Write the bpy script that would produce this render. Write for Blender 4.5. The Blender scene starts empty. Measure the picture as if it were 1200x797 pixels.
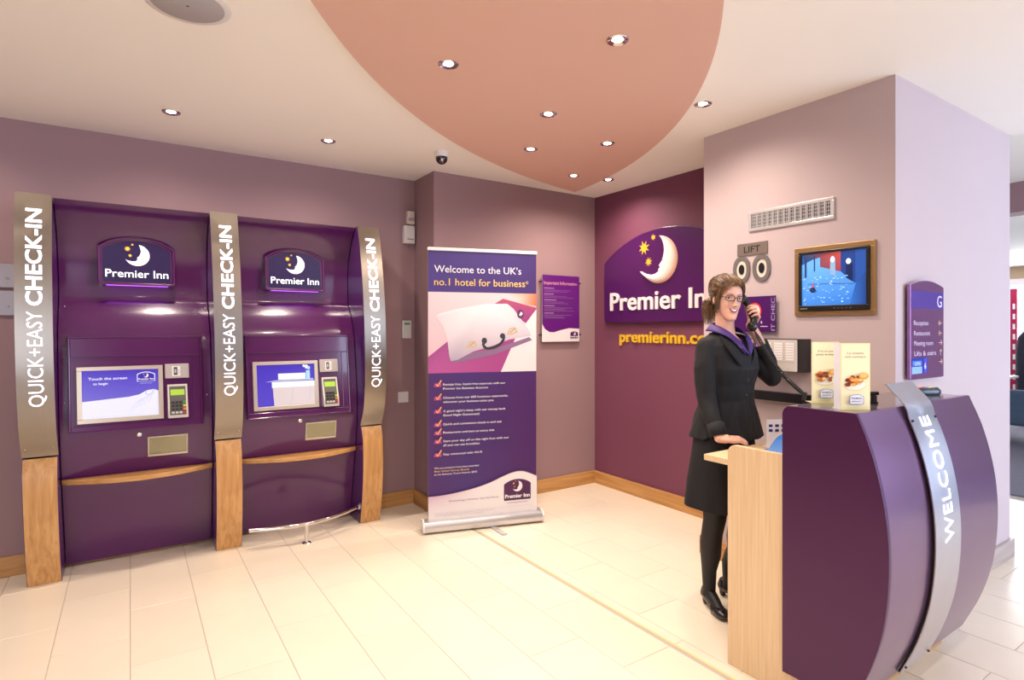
import bpy, bmesh, math, random
from mathutils import Vector, Matrix, noise
from mathutils.bvhtree import BVHTree
R = math.radians
PI = math.pi
S = bpy.context.scene
COL = S.collection

# ------------------------------------------------------------------ camera, world, light, exposure
F_PX, HORIZON = 671.0, 385.0
cd = bpy.data.cameras.new('camera'); cam = bpy.data.objects.new('camera', cd); COL.objects.link(cam)
cd.sensor_fit = 'HORIZONTAL'; cd.sensor_width = 36.0; cd.lens = 36.0 * F_PX / 1200.0
cd.shift_y = -(398.5 - HORIZON) / 1200.0
cam.location = (0, 0, 1.42); cam.rotation_euler = (R(90), 0, R(-33.7)); cd.clip_start = 0.05
S.camera = cam
S.view_settings.view_transform = 'Standard'; S.view_settings.look = 'None'
S.view_settings.exposure = 0.1; S.view_settings.gamma = 1.0; S.view_settings.use_curve_mapping = False
W = bpy.data.worlds.new('world'); S.world = W; W.use_nodes = True
W.node_tree.nodes['Background'].inputs[0].default_value = (0.75, 0.82, 1.0, 1)
W.node_tree.nodes['Background'].inputs[1].default_value = 1.2

def area(name, loc, rot, sx, sy, power, col):
    l = bpy.data.lights.new(name, 'AREA'); l.shape = 'RECTANGLE'; l.size = sx; l.size_y = sy; l.energy = power; l.color = col
    o = bpy.data.objects.new(name, l); o.location = loc; o.rotation_euler = rot; COL.objects.link(o); return o
# daylight through the glazed front of the lobby, and through the restaurant window far right
area('daylight_window_front', (5.6, -2.9, 1.45), (R(90), 0, R(0)), 4.4, 2.1, 235, (0.62, 0.76, 1.0))
area('daylight_window_side', (-1.95, -2.9, 1.45), (R(90), 0, R(0)), 2.0, 2.1, 70, (0.80, 0.87, 1.0))
area('daylight_window_restaurant', (11.2, 3.0, 1.5), (R(90), 0, R(90)), 2.6, 1.5, 130, (0.9, 0.95, 1.0))
# downlights: (x, y, in the raft?) -- the first ten are in view, the rest stand behind the camera
SPOT_W, SPOT_COL = 52.0, (1.0, 0.86, 0.72)
DOWNLIGHTS = [(1.19, 2.30, 1), (1.67, 1.72, 1), (1.93, 2.53, 1), (2.21, 3.09, 1), (2.55, 2.72, 1), (2.87, 3.44, 1),
              (0.19, 3.71, 0), (1.06, 3.72, 0), (3.225, 3.43, 0), (2.56, 1.99, 0),
              (0.75, 1.15, 1), (0.1, 0.7, 1), (-0.9, 3.7, 0), (2.4, 0.2, 0), (0.6, -0.6, 0), (-1.2, 1.2, 0), (-1.2, -1.2, 0), (2.2, -1.4, 0)]

# ------------------------------------------------------------------ helpers
def lin(h):
    if not isinstance(h, str): return tuple(h)[:3]
    h = h.lstrip('#'); r = []
    for i in (0, 2, 4):
        c = int(h[i:i+2], 16) / 255.0
        r.append(c / 12.92 if c <= 0.04045 else ((c + 0.055) / 1.055) ** 2.4)
    return tuple(r)
MATS = {}
def mat(name, col='#808080', rough=0.5, metal=0.0, coat=0.0, var=0.0, vscale=6.0, bump=0.0, bscale=80.0, emit=None, es=0.0, attr=False,
        stretch=(1, 1, 1), objvar=0.0, spec=0.5, alpha=None, trans=0.0, rvar=0.0, aniso=0.0, val=1.0):
    if name in MATS: return MATS[name]
    m = bpy.data.materials.new(name); m.use_nodes = True; nt = m.node_tree; N = nt.nodes; L = nt.links
    b = N['Principled BSDF']; c = lin(col)
    b.inputs['Base Color'].default_value = (*c, 1); b.inputs['Roughness'].default_value = rough
    b.inputs['Metallic'].default_value = metal; b.inputs['Coat Weight'].default_value = coat; b.inputs['Coat Roughness'].default_value = 0.05
    b.inputs['Specular IOR Level'].default_value = spec
    if trans: b.inputs['Transmission Weight'].default_value = trans
    if aniso: b.inputs['Anisotropic'].default_value = aniso
    tc = N.new('ShaderNodeTexCoord'); mp = N.new('ShaderNodeMapping'); mp.inputs['Scale'].default_value = stretch
    L.new(tc.outputs['Object'], mp.inputs[0])
    src = None
    if attr:
        a = N.new('ShaderNodeAttribute'); a.attribute_name = 'Col'; src = a.outputs['Color']
        L.new(src, b.inputs['Base Color'])
        if es:
            L.new(src, b.inputs['Emission Color']); b.inputs['Emission Strength'].default_value = es
    if var or objvar:
        nz = N.new('ShaderNodeTexNoise'); nz.inputs['Scale'].default_value = vscale; nz.inputs['Detail'].default_value = 5
        L.new(mp.outputs[0], nz.inputs['Vector'])
        ma = N.new('ShaderNodeMath'); ma.operation = 'MULTIPLY_ADD'; L.new(nz.outputs['Fac'], ma.inputs[0])
        ma.inputs[1].default_value = 2 * var * val; ma.inputs[2].default_value = (1 - var) * val
        val = ma.outputs[0]
        if objvar:
            oi = N.new('ShaderNodeObjectInfo'); m2 = N.new('ShaderNodeMath'); m2.operation = 'MULTIPLY_ADD'
            L.new(oi.outputs['Random'], m2.inputs[0]); m2.inputs[1].default_value = 2 * objvar; m2.inputs[2].default_value = 1 - objvar
            m3 = N.new('ShaderNodeMath'); m3.operation = 'MULTIPLY'; L.new(val, m3.inputs[0]); L.new(m2.outputs[0], m3.inputs[1]); val = m3.outputs[0]
        hs = N.new('ShaderNodeHueSaturation'); L.new(val, hs.inputs['Value'])
        if src is not None: L.new(src, hs.inputs['Color'])
        else: hs.inputs['Color'].default_value = (*c, 1)
        L.new(hs.outputs[0], b.inputs['Base Color'])
        if rvar:
            mr = N.new('ShaderNodeMath'); mr.operation = 'MULTIPLY_ADD'; L.new(nz.outputs['Fac'], mr.inputs[0]); mr.inputs[1].default_value = rvar
            mr.inputs[2].default_value = rough - rvar / 2; L.new(mr.outputs[0], b.inputs['Roughness'])
    if bump:
        n2 = N.new('ShaderNodeTexNoise'); n2.inputs['Scale'].default_value = bscale; n2.inputs['Detail'].default_value = 3
        L.new(mp.outputs[0], n2.inputs['Vector'])
        bp = N.new('ShaderNodeBump'); bp.inputs['Strength'].default_value = bump; bp.inputs['Distance'].default_value = 0.002
        L.new(n2.outputs['Fac'], bp.inputs['Height']); L.new(bp.outputs[0], b.inputs['Normal'])
    if emit:
        b.inputs['Emission Color'].default_value = (*lin(emit), 1); b.inputs['Emission Strength'].default_value = es
    MATS[name] = m; return m
def wood(name, c1, c2, scale, rough=0.4):
    """oak: fine grain along one axis, from a stretched noise plus a slow figure"""
    if name in MATS: return MATS[name]
    m = bpy.data.materials.new(name); m.use_nodes = True; nt = m.node_tree; N = nt.nodes; L = nt.links; b = N['Principled BSDF']
    b.inputs['Roughness'].default_value = rough
    tc = N.new('ShaderNodeTexCoord'); mp = N.new('ShaderNodeMapping'); mp.inputs['Scale'].default_value = scale; L.new(tc.outputs['Object'], mp.inputs[0])
    nz = N.new('ShaderNodeTexNoise'); nz.inputs['Scale'].default_value = 1.0; nz.inputs['Detail'].default_value = 6; nz.inputs['Distortion'].default_value = 0.6
    L.new(mp.outputs[0], nz.inputs['Vector'])
    cr = N.new('ShaderNodeValToRGB'); cr.color_ramp.elements[0].position = 0.32; cr.color_ramp.elements[1].position = 0.68
    cr.color_ramp.elements[0].color = (*lin(c1), 1); cr.color_ramp.elements[1].color = (*lin(c2), 1)
    L.new(nz.outputs['Fac'], cr.inputs[0]); L.new(cr.outputs[0], b.inputs['Base Color'])
    bp = N.new('ShaderNodeBump'); bp.inputs['Strength'].default_value = 0.15; bp.inputs['Distance'].default_value = 0.001
    L.new(nz.outputs['Fac'], bp.inputs['Height']); L.new(bp.outputs[0], b.inputs['Normal'])
    MATS[name] = m; return m

def empty(name, loc=(0, 0, 0), rz=0, label=None, cat=None, group=None):
    o = bpy.data.objects.new(name, None); COL.objects.link(o); o.location = loc; o.rotation_euler = (0, 0, rz)
    o.empty_display_size = 0.1
    if label: o['label'] = label
    if cat: o['category'] = cat
    if group: o['group'] = group
    return o
def tag(o, label, cat, group=None):
    o['label'] = label; o['category'] = cat
    if group: o['group'] = group
    return o
def obj(name, bm, m, parent=None, smooth=False, kind=None, label=None, bevel=0.0, loc=None):
    bmesh.ops.recalc_face_normals(bm, faces=bm.faces[:])
    me = bpy.data.meshes.new(name); bm.to_mesh(me); bm.free()
    o = bpy.data.objects.new(name, me); COL.objects.link(o)
    for mm in (m if isinstance(m, (list, tuple)) else [m]): me.materials.append(mm)
    if parent: o.parent = parent
    if loc: o.location = loc
    if smooth: me.shade_smooth(); me.set_sharp_from_angle(angle=R(35))
    if bevel:
        bv = o.modifiers.new('bevel', 'BEVEL'); bv.width = bevel; bv.segments = 2; bv.limit_method = 'ANGLE'; bv.angle_limit = R(40)
    if kind: o['kind'] = kind
    if label: o['label'] = label
    return o
def struct(name, bm, m, **k):
    return obj(name, bm, m, kind='structure', **k)
def B(): return bmesh.new()
def box(bm, x0, x1, y0, y1, z0, z1, M=None):
    v = [bm.verts.new(p) for p in ((x0,y0,z0),(x1,y0,z0),(x1,y1,z0),(x0,y1,z0),(x0,y0,z1),(x1,y0,z1),(x1,y1,z1),(x0,y1,z1))]
    if M is not None:
        for q in v: q.co = M @ q.co
    for f in ((0,3,2,1),(4,5,6,7),(0,1,5,4),(1,2,6,5),(2,3,7,6),(3,0,4,7)): bm.faces.new([v[i] for i in f])
    return bm
def bx(*a, **k): return box(B(), *a, **k)
def prism(bm, pts, fn, a0, a1):
    """closed outline pts (p, q) carried from a0 to a1; fn(a, p, q) gives the point"""
    A = [bm.verts.new(fn(a0, p, q)) for p, q in pts]; C = [bm.verts.new(fn(a1, p, q)) for p, q in pts]; n = len(pts)
    bm.faces.new(A); bm.faces.new(C[::-1])
    for i in range(n): bm.faces.new((A[i], C[i], C[(i+1) % n], A[(i+1) % n]))
    return bm
def tube(bm, pts, rad, seg=12, ry=1.0, caps=True, round_ends=False):
    pts = [Vector(p) for p in pts]; n = len(pts)
    rad = rad if isinstance(rad, (list, tuple)) else [rad] * n
    if round_ends:
        d0 = (pts[0] - pts[1]).normalized(); d1 = (pts[-1] - pts[-2]).normalized(); P0, P1, r0, r1 = pts[0], pts[-1], rad[0], rad[-1]
        pts = [P0 + d0 * r0 * math.sin(a) for a in (1.45, 1.0, 0.5)] + pts + [P1 + d1 * r1 * math.sin(a) for a in (0.5, 1.0, 1.45)]
        rad = [r0 * math.cos(a) for a in (1.45, 1.0, 0.5)] + list(rad) + [r1 * math.cos(a) for a in (0.5, 1.0, 1.45)]
        n = len(pts)
    rings = []; up = None
    for i in range(n):
        t = (pts[min(i+1, n-1)] - pts[max(i-1, 0)]).normalized()
        if up is None: up = Vector((0, 0, 1)) if abs(t.z) < 0.9 else Vector((0, 1, 0))
        s = t.cross(up).normalized(); up = s.cross(t).normalized()
        rings.append([bm.verts.new(pts[i] + (s * math.cos(2*PI*k/seg) + up * (ry * math.sin(2*PI*k/seg))) * rad[i]) for k in range(seg)])
    for i in range(n-1):
        for k in range(seg): bm.faces.new((rings[i][k], rings[i][(k+1) % seg], rings[i+1][(k+1) % seg], rings[i+1][k]))
    if caps: bm.faces.new(rings[0][::-1]); bm.faces.new(rings[-1])
    return bm
def loft(bm, rings, seg=32, e=2.0, caps=True):
    """rings: (cx, cy, z, rx, ry_front, ry_back)"""
    vs = []
    for (cx, cy, z, rx, rf, rb) in rings:
        r = []
        for k in range(seg):
            a = 2*PI*k/seg; c, s = math.cos(a), math.sin(a)
            cc = math.copysign(abs(c) ** (2/e), c); ss = math.copysign(abs(s) ** (2/e), s)
            r.append(bm.verts.new((cx + rx*cc, cy + (rb if s > 0 else rf)*ss, z)))
        vs.append(r)
    for i in range(len(vs)-1):
        for k in range(seg): bm.faces.new((vs[i][k], vs[i][(k+1) % seg], vs[i+1][(k+1) % seg], vs[i+1][k]))
    if caps: bm.faces.new(vs[0][::-1]); bm.faces.new(vs[-1])
    return bm
def lathe(bm, prof, seg=32, M=None):
    """prof: (r, z) from axis to axis"""
    rings = []
    for r, z in prof:
        rings.append([bm.verts.new((0, 0, z))] if r < 1e-6 else [bm.verts.new((r*math.cos(2*PI*k/seg), r*math.sin(2*PI*k/seg), z)) for k in range(seg)])
    new = [v for r in rings for v in r]
    for a, b in zip(rings, rings[1:]):
        for k in range(seg):
            k2 = (k+1) % seg
            if len(a) == 1 and len(b) == 1: continue
            if len(a) == 1: bm.faces.new((a[0], b[k], b[k2]))
            elif len(b) == 1: bm.faces.new((a[k], a[k2], b[0]))
            else: bm.faces.new((a[k], a[k2], b[k2], b[k]))
    if M is not None:
        for v in new: v.co = M @ v.co
    return bm
def ball(bm, c, rx, ry=None, rz=None, u=16, v=10, M=None):
    ry = ry or rx; rz = rz or rx
    mm = Matrix.Translation(c) @ (M or Matrix.Identity(4)) @ Matrix.Diagonal((rx, ry, rz, 1))
    bmesh.ops.create_uvsphere(bm, u_segments=u, v_segments=v, radius=1.0, matrix=mm); return bm
def interp(tab, z):
    """smooth (monotone-ish cubic) interpolation in a table of (z, value)"""
    if z <= tab[0][0]: return tab[0][1]
    if z >= tab[-1][0]: return tab[-1][1]
    for i in range(len(tab)-1):
        z0, a = tab[i]; z1, b = tab[i+1]
        if z0 <= z <= z1:
            def sl(j):
                if j == 0 or j == len(tab)-1: k = min(max(j, 1), len(tab)-1); return (tab[k][1]-tab[k-1][1])/(tab[k][0]-tab[k-1][0])
                return (tab[j+1][1]-tab[j-1][1])/(tab[j+1][0]-tab[j-1][0])
            h = z1-z0; t = (z-z0)/h; m0, m1 = sl(i)*h, sl(i+1)*h
            return (2*t**3-3*t*t+1)*a + (t**3-2*t*t+t)*m0 + (-2*t**3+3*t*t)*b + (t**3-t*t)*m1
_tc = {}
def text_geo(s, weight=0.0, spacing=1.0, xs=1.0):
    """unit-size lettering: verts (x, y) starting at x=0 on the baseline, and faces"""
    key = (s, weight, spacing)
    if key not in _tc:
        cu = bpy.data.curves.new('t', 'FONT'); cu.body = s; cu.size = 1.0; cu.resolution_u = 3; cu.offset = weight; cu.space_character = spacing
        cu.fill_mode = 'FRONT'
        o = bpy.data.objects.new('t', cu); me = o.to_mesh()
        vs = [(v.co.x, v.co.y) for v in me.vertices]; fs = [tuple(p.vertices) for p in me.polygons]
        o.to_mesh_clear(); bpy.data.objects.remove(o); bpy.data.curves.remove(cu)
        if vs:
            mn = min(v[0] for v in vs); vs = [(x-mn, y) for x, y in vs]
        _tc[key] = (vs, fs, max([v[0] for v in vs] or [0]))
    return _tc[key]
CAP = 0.73   # cap height of the built-in face at size 1
class Art:
    """flat coloured print: shapes laid in thin layers on a plane (O + x*U + y*V + layer*N), one mesh, one colour attribute"""
    def __init__(s, O, U, V, N, step=0.00025, warp=None):
        s.O, s.U, s.V, s.N = Vector(O), Vector(U), Vector(V), Vector(N); s.k = 1; s.v = []; s.f = []; s.c = []; s.step = step; s.warp = warp
    def P(s, x, y, h=0.0):
        if s.warp: return s.warp(x, y, s.k * s.step + h)
        return s.O + s.U*x + s.V*y + s.N*(s.k*s.step + h)
    def poly(s, pts, col, up=True):
        n = len(s.v); s.v += [s.P(*p) for p in pts]; s.f.append(tuple(range(n, n+len(pts))))
        cols = [lin(c) for c in col] if isinstance(col, list) else [lin(col)] * len(pts)
        s.c.append(cols)
        if up: s.k += 1
    def rect(s, x0, y0, x1, y1, col, up=True): s.poly([(x0,y0),(x1,y0),(x1,y1),(x0,y1)], col, up)
    def ell(s, cx, cy, rx, ry, col, n=24, up=True): s.poly([(cx+rx*math.cos(2*PI*i/n), cy+ry*math.sin(2*PI*i/n)) for i in range(n)], col, up)
    def line(s, pts, w, col, up=True):
        for (x0, y0), (x1, y1) in zip(pts, pts[1:]):
            l = math.hypot(x1-x0, y1-y0) or 1; nx, ny = -(y1-y0)/l*w/2, (x1-x0)/l*w/2
            s.poly([(x0+nx,y0+ny),(x0-nx,y0-ny),(x1-nx,y1-ny),(x1+nx,y1+ny)], col, False)
        if up: s.k += 1
    def text(s, t, x, y, cap, col, width=None, align='l', weight=0.0, xs=1.0, spacing=1.0, rot=0.0, shear=0.0):
        vs, fs, w = text_geo(t, weight, spacing); sy = cap / CAP; sx = sy*xs if width is None else width/max(w, 1e-6)
        dx = {'l': 0, 'c': -w*sx/2, 'r': -w*sx}[align]; n = len(s.v); c, sn = math.cos(rot), math.sin(rot); cl = lin(col)
        for a, b in vs:
            p, q = a*sx+dx+shear*b*sy, b*sy; s.v.append(s.P(x+p*c-q*sn, y+p*sn+q*c))
        for f in fs: s.f.append(tuple(n+i for i in f)); s.c.append([cl]*len(f))
        s.k += 1
    def star(s, cx, cy, r, col, n=8, rot=0.2, inner=0.42):
        s.poly([(cx+(r if i % 2 == 0 else r*inner)*math.cos(rot+PI*i/n), cy+(r if i % 2 == 0 else r*inner)*math.sin(rot+PI*i/n)) for i in range(2*n)], col)
    def grid(s, fn, nu, nv, colfn):
        base = len(s.v)
        for i in range(nu+1):
            for j in range(nv+1): s.v.append(s.P(*fn(i/nu, j/nv)))
        for i in range(nu):
            for j in range(nv):
                a = base+i*(nv+1)+j; s.f.append((a, a+nv+1, a+nv+2, a+1))
                s.c.append([colfn(i/nu, j/nv), colfn((i+1)/nu, j/nv), colfn((i+1)/nu, (j+1)/nv), colfn(i/nu, (j+1)/nv)])
        s.k += 1
    def build(s, name, m, parent=None, kind=None, label=None):
        me = bpy.data.meshes.new(name); me.from_pydata([tuple(v) for v in s.v], [], s.f)
        at = me.color_attributes.new('Col', 'FLOAT_COLOR', 'CORNER'); i = 0
        for cs in s.c:
            for c in cs: at.data[i].color = (*c, 1); i += 1
        me.materials.append(m); o = bpy.data.objects.new(name, me); COL.objects.link(o)
        if parent: o.parent = parent
        if kind: o['kind'] = kind
        if label: o['label'] = label
        return o
def mixc(a, b, t): return tuple(x*(1-t)+y*t for x, y in zip(lin(a), lin(b)))
MOON_IN = [(.030,.187),(.046,.150),(.057,.105),(.058,.060),(.048,.018),(.034,-.010),(.024,-.022),(-.004,-.046),(.012,-.060),(.004,-.068),
           (-.004,-.075),(.010,-.084),(-.002,-.091),(-.016,-.104),(-.036,-.112),(-.075,-.116),(-.125,-.108),(-.178,-.086)]
def logo_outline(w, hs, ht, r=0.03):
    """arched sign outline, centred in x, base at 0: side height hs, total ht"""
    p = [(-w/2+r, 0), (w/2-r, 0), (w/2-r*.3, r*.3), (w/2, r)]
    n = 20; rise = ht-hs; Rr = (w*w/4+rise*rise)/(2*rise); a = math.asin(w/2/Rr)
    for i in range(n+1):
        t = a - 2*a*i/n; p.append((Rr*math.sin(t), ht-Rr+Rr*math.cos(t)))
    p += [(-w/2, r), (-w/2+r*.3, r*.3)]
    return p
def moon(art, cx, cy, s, relief=0.0, lo='#e8a06a', hi='#f6ece6', eye=True):
    """crescent moon in profile; s = 1 gives the big wall sign's size (0.38 high)"""
    n = len(MOON_IN)-1; a0 = math.atan2(.187, .030); a1 = math.atan2(-.086, -.178) ; 
    def fn(u, v):
        t = u*n; i = min(int(t), n-1); f = t-i
        ix, iy = (MOON_IN[i][0]*(1-f)+MOON_IN[i+1][0]*f, MOON_IN[i][1]*(1-f)+MOON_IN[i+1][1]*f)
        a = a0 - u*(a0 - a1) if a1 < a0 else a0
        ox, oy = .19*math.cos(a), .19*math.sin(a)
        return (cx+s*(ix*(1-v)+ox*v), cy+s*(iy*(1-v)+oy*v), relief*math.sin(PI*min(max(v, 0), 1))**0.6)
    def cf(u, v): return mixc(hi, lo, max(0, (v-0.72)/0.28)**1.5*(0.25+0.75*math.sin(PI*u)))
    art.grid(fn, 3*n, 10, cf)
    if eye and s > 0.5:
        k = art.k
        art.poly([(cx+s*x, cy+s*y, relief*1.0+.001) for x, y in ((.052,.0),(.070,-.012),(.092,-.010),(.070,-.018))], '#6a4a5a')
        art.poly([(cx+s*x, cy+s*y, relief*.8+.001) for x, y in ((.008,-.083),(.028,-.090),(.046,-.086),(.030,-.096))], '#a05050')
def logo(art, cx, by, w, hs, ht, bg='#3c1047', txt='#ffffff', mhi='#f6ece6', mlo='#e8a06a', big=False, r=None, wt=0.022):
    if bg: art.poly([(cx+x, by+y) for x, y in logo_outline(w, hs, ht, r if r is not None else w*.03)], bg)
    k = w/1.36
    art.star(cx-.19*k, by+.60*k*(ht/w)/.55, .066*k, '#f2b233'); art.star(cx-.09*k, by+.68*k*(ht/w)/.55, .030*k, '#f2b233'); art.star(cx-.14*k, by+.48*k*(ht/w)/.55, .042*k, '#f2b233')
    moon(art, cx+.0*k, by+.49*k*(ht/w)/.55, k*(ht/w)/.55*1.0, 0.0, mlo, mhi)
    art.text('Premier Inn', cx, by+.115*k, .185*k, txt, width=w*.92, align='c', weight=wt)

def remesh(name, bm, voxel, mats, parent=None, sm=2, smf=0.5, cut=None):
    me = bpy.data.meshes.new('tmp'); bmesh.ops.recalc_face_normals(bm, faces=bm.faces[:]); bm.to_mesh(me); bm.free()
    o = bpy.data.objects.new('tmp', me); COL.objects.link(o)
    r = o.modifiers.new('r', 'REMESH'); r.mode = 'VOXEL'; r.voxel_size = voxel
    if sm: q = o.modifiers.new('s', 'SMOOTH'); q.factor = smf; q.iterations = sm
    dg = bpy.context.evaluated_depsgraph_get(); m2 = bpy.data.meshes.new_from_object(o.evaluated_get(dg))
    bpy.data.objects.remove(o); bpy.data.meshes.remove(me)
    m2.name = name
    if cut:
        b = bmesh.new(); b.from_mesh(m2); bmesh.ops.delete(b, geom=[v for v in b.verts if cut(v.co)], context='VERTS'); b.to_mesh(m2); b.free()
    m2.materials.clear()
    for m in (mats if isinstance(mats, (list, tuple)) else [mats]): m2.materials.append(m)
    m2.shade_smooth()
    o = bpy.data.objects.new(name, m2); COL.objects.link(o)
    if parent: o.parent = parent
    return o

# ------------------------------------------------------------------ materials
M_MAUVE = mat('mauve_paint', '#97797d', 0.75, var=0.03, vscale=3, bump=0.08, bscale=300)
M_PURPLEWALL = mat('plum_paint', '#713c54', 0.7, var=0.03, vscale=3, bump=0.08, bscale=300)
M_LILAC = mat('pale_lilac_paint', '#bcaaac', 0.75, var=0.02, vscale=3, bump=0.08, bscale=300)
M_CEIL = mat('ceiling_paint', '#f3eee6', 0.85, var=0.015, vscale=2)
M_RAFT = mat('salmon_paint', '#d7ae9d', 0.8, var=0.02, vscale=3, bump=0.05, bscale=200)
M_TILE = mat('porcelain_tile', '#e2d5c2', 0.22, var=0.035, vscale=5, objvar=0.025, bump=0.02, bscale=40, rvar=0.08)
M_GROUT = mat('grout', '#b0a496', 0.8, var=0.05, vscale=20)
M_GLOSS = mat('purple_gloss', '#501352', 0.2, coat=0.45, var=0.03, vscale=2)
M_EDGE = mat('purple_edge', '#4a1560', 0.25, coat=0.4, var=0.03)
M_STEEL = mat('brushed_steel', '#9a9187', 0.34, metal=1.0, var=0.05, vscale=14, stretch=(6, 6, 0.4), bump=0.03, bscale=60, aniso=0.4)
M_STEEL2 = mat('satin_steel', '#c2bcb2', 0.28, metal=1.0, var=0.04, vscale=10)
M_CHROME = mat('chrome', '#d8d4d0', 0.08, metal=1.0, var=0.02)
M_ALU = mat('silver_aluminium', '#cfcdd0', 0.32, metal=0.7, var=0.03)
M_OAKV = wood('oak_vertical', '#b07e46', '#cf9f66', (55, 55, 2.2))
M_OAKH = wood('oak_horizontal', '#ad7b42', '#cb9a60', (2.2, 38, 38))
M_OAKY = wood('oak_lengthwise', '#ad7b42', '#cb9a60', (38, 2.2, 38))
M_OAKP = wood('pale_oak_laminate', '#d2b289', '#dfc49e', (110, 110, 3), 0.35)
M_BLACK = mat('black_plastic', '#121214', 0.35, var=0.05)
M_DARK = mat('dark_metal', '#2a2628', 0.45, var=0.05)
M_WHITEP = mat('white_plastic', '#dcd8d6', 0.4, var=0.02)
M_PRINT = mat('print', attr=True, rough=0.35, col='#ffffff', var=0.01, vscale=4)
M_SCREEN = mat('backlit_print', attr=True, rough=0.25, col='#ffffff', es=0.5, var=0.01, vscale=4, val=0.5)
M_SIGNLIT = mat('lit_sign', attr=True, rough=0.2, col='#ffffff', es=0.8, var=0.01, vscale=4)
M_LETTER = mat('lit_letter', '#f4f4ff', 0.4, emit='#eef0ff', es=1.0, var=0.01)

# ------------------------------------------------------------------ room shell
CZ = 2.627
YL, YB, XR, XB0, YB0, XBE = 4.34, 3.98, 3.575, 3.02, 1.25, 4.57
struct('wall_left', bx(-3.2, 1.935, YL, YL+.15, -.05, CZ+.1), M_MAUVE)
struct('wall_back', bx(1.935, XR+.15, YB, YL+.15, -.05, CZ+.1), M_MAUVE)
struct('wall_right', bx(XR, XR+.15, 2.34, YB, -.05, CZ+.1), M_PURPLEWALL)
struct('wall_lift', bx(XB0, XBE, YB0, 2.34, -.05, CZ+.1), M_LILAC)
struct('wall_side', bx(-3.35, -3.2, -3.1, YL+.15, -.05, CZ+.1), M_MAUVE)
struct('wall_restaurant', bx(XBE, 11.6, 4.2, 4.35, -.05, CZ+.1), M_LILAC)
b = B()
for x0, x1, z0, z1 in ((-3.2, -3.0, 0, CZ), (-3.0, -.9, 0, .35), (-3.0, -.9, 2.55, CZ), (-.9, 3.3, 0, CZ), (3.3, 7.9, 0, .35), (3.3, 7.9, 2.55, CZ), (7.9, 11.6, 0, CZ)):
    box(b, x0, x1, -3.1, -2.95, z0, z1)
struct('wall_front', b, M_MAUVE)
for n, (x0, x1) in enumerate(((-3.0, -.9), (3.3, 7.9))):
    b = B(); k = 3 if n == 0 else 5
    for i in range(k+1):
        x = x0+(x1-x0-.05)*i/k; box(b, x, x+.05, -3.06, -3.0, .35, 2.55)
    box(b, x0, x1, -3.06, -3.0, .35, .41); box(b, x0, x1, -3.06, -3.0, 2.49, 2.55)
    struct('window_%d' % (n+1), b, M_ALU)
b = B(); box(b, 11.45, 11.6, -3.1, 4.35, 0, .63); box(b, 11.45, 11.6, -3.1, 4.35, 2.2, CZ); box(b, 11.45, 11.6, -3.1, 1.5, .63, 2.2); box(b, 11.45, 11.6, 4.0, 4.35, .63, 2.2)
struct('wall_far', b, mat('beige_paint', '#a89878', 0.7, var=0.02))
b = B()
for y in (1.5, 2.1, 2.7, 3.3, 3.94): box(b, 11.47, 11.53, y, y+.06, .63, 2.2)
box(b, 11.47, 11.53, 1.5, 4.0, 2.12, 2.2); box(b, 11.47, 11.53, 1.5, 4.0, .63, .70)
struct('window_3', b, M_WHITEP)
struct('ceiling', bx(-3.2, 6.1, -3.1, YL+.1, CZ, CZ+.1), M_CEIL)
struct('ceiling_restaurant', bx(6.3, 11.6, -3.1, 4.2, 2.38, 2.48), M_CEIL)
struct('trim_beam', bx(6.08, 6.3, -3.1, 4.3, 2.38, CZ+.1), M_MAUVE)
# salmon leaf-shaped ceiling raft: the overlap of two discs, dropped 18 mm
c1, r1, c2, r2 = Vector((3.995, -.312)), 4.228, Vector((-.560, 4.304)), 3.814
dv = c2-c1; dd = dv.length; a = (r1*r1-r2*r2+dd*dd)/(2*dd); hh = math.sqrt(r1*r1-a*a); u = dv/dd; pm = c1+u*a
t1 = pm+Vector((u.y, -u.x))*hh; t2 = pm-Vector((u.y, -u.x))*hh
tipA, tipB = (t1, t2) if t1.x > t2.x else (t2, t1)
def arc(c, p, q, n=48):
    a0 = math.atan2(p.y-c.y, p.x-c.x); a1 = math.atan2(q.y-c.y, q.x-c.x)
    while a1-a0 > PI: a1 -= 2*PI
    while a1-a0 < -PI: a1 += 2*PI
    r = (p-c).length
    return [(c.x+r*math.cos(a0+(a1-a0)*i/n), c.y+r*math.sin(a0+(a1-a0)*i/n)) for i in range(n)]
leaf = arc(c1, tipA, tipB)+arc(c2, tipB, tipA)
struct('ceiling_raft', prism(B(), leaf, lambda z, x, y: (x, y, z), CZ-.018, CZ), M_RAFT)
# baseboards
BH, BT = .112, .02
struct('baseboard_left', bx(-3.2, 1.935, YL-BT, YL, 0, BH), M_OAKH, bevel=.002)
struct('baseboard_return', bx(1.915, 1.935, YB-BT, YL-BT, 0, BH), M_OAKY, bevel=.002)
struct('baseboard_back', bx(1.915, XR, YB-BT, YB, 0, BH), M_OAKH, bevel=.002)
struct('baseboard_right', bx(XR-BT, XR, 2.34+BT, YB-BT, 0, BH), M_OAKY, bevel=.002)
struct('baseboard_lift_side', bx(XB0-BT, XB0, YB0-BT, 2.34+BT, 0, BH), M_OAKY, bevel=.002)
struct('baseboard_lift', bx(XB0, XBE+BT, YB0-BT, YB0, 0, BH), wood('oak_greyed', '#a08f88', '#b5a59e', (2.2, 38, 38)), bevel=.002)
struct('baseboard_lift_end', bx(XBE, XBE+BT, YB0, 2.34, 0, BH), M_OAKY)
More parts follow.
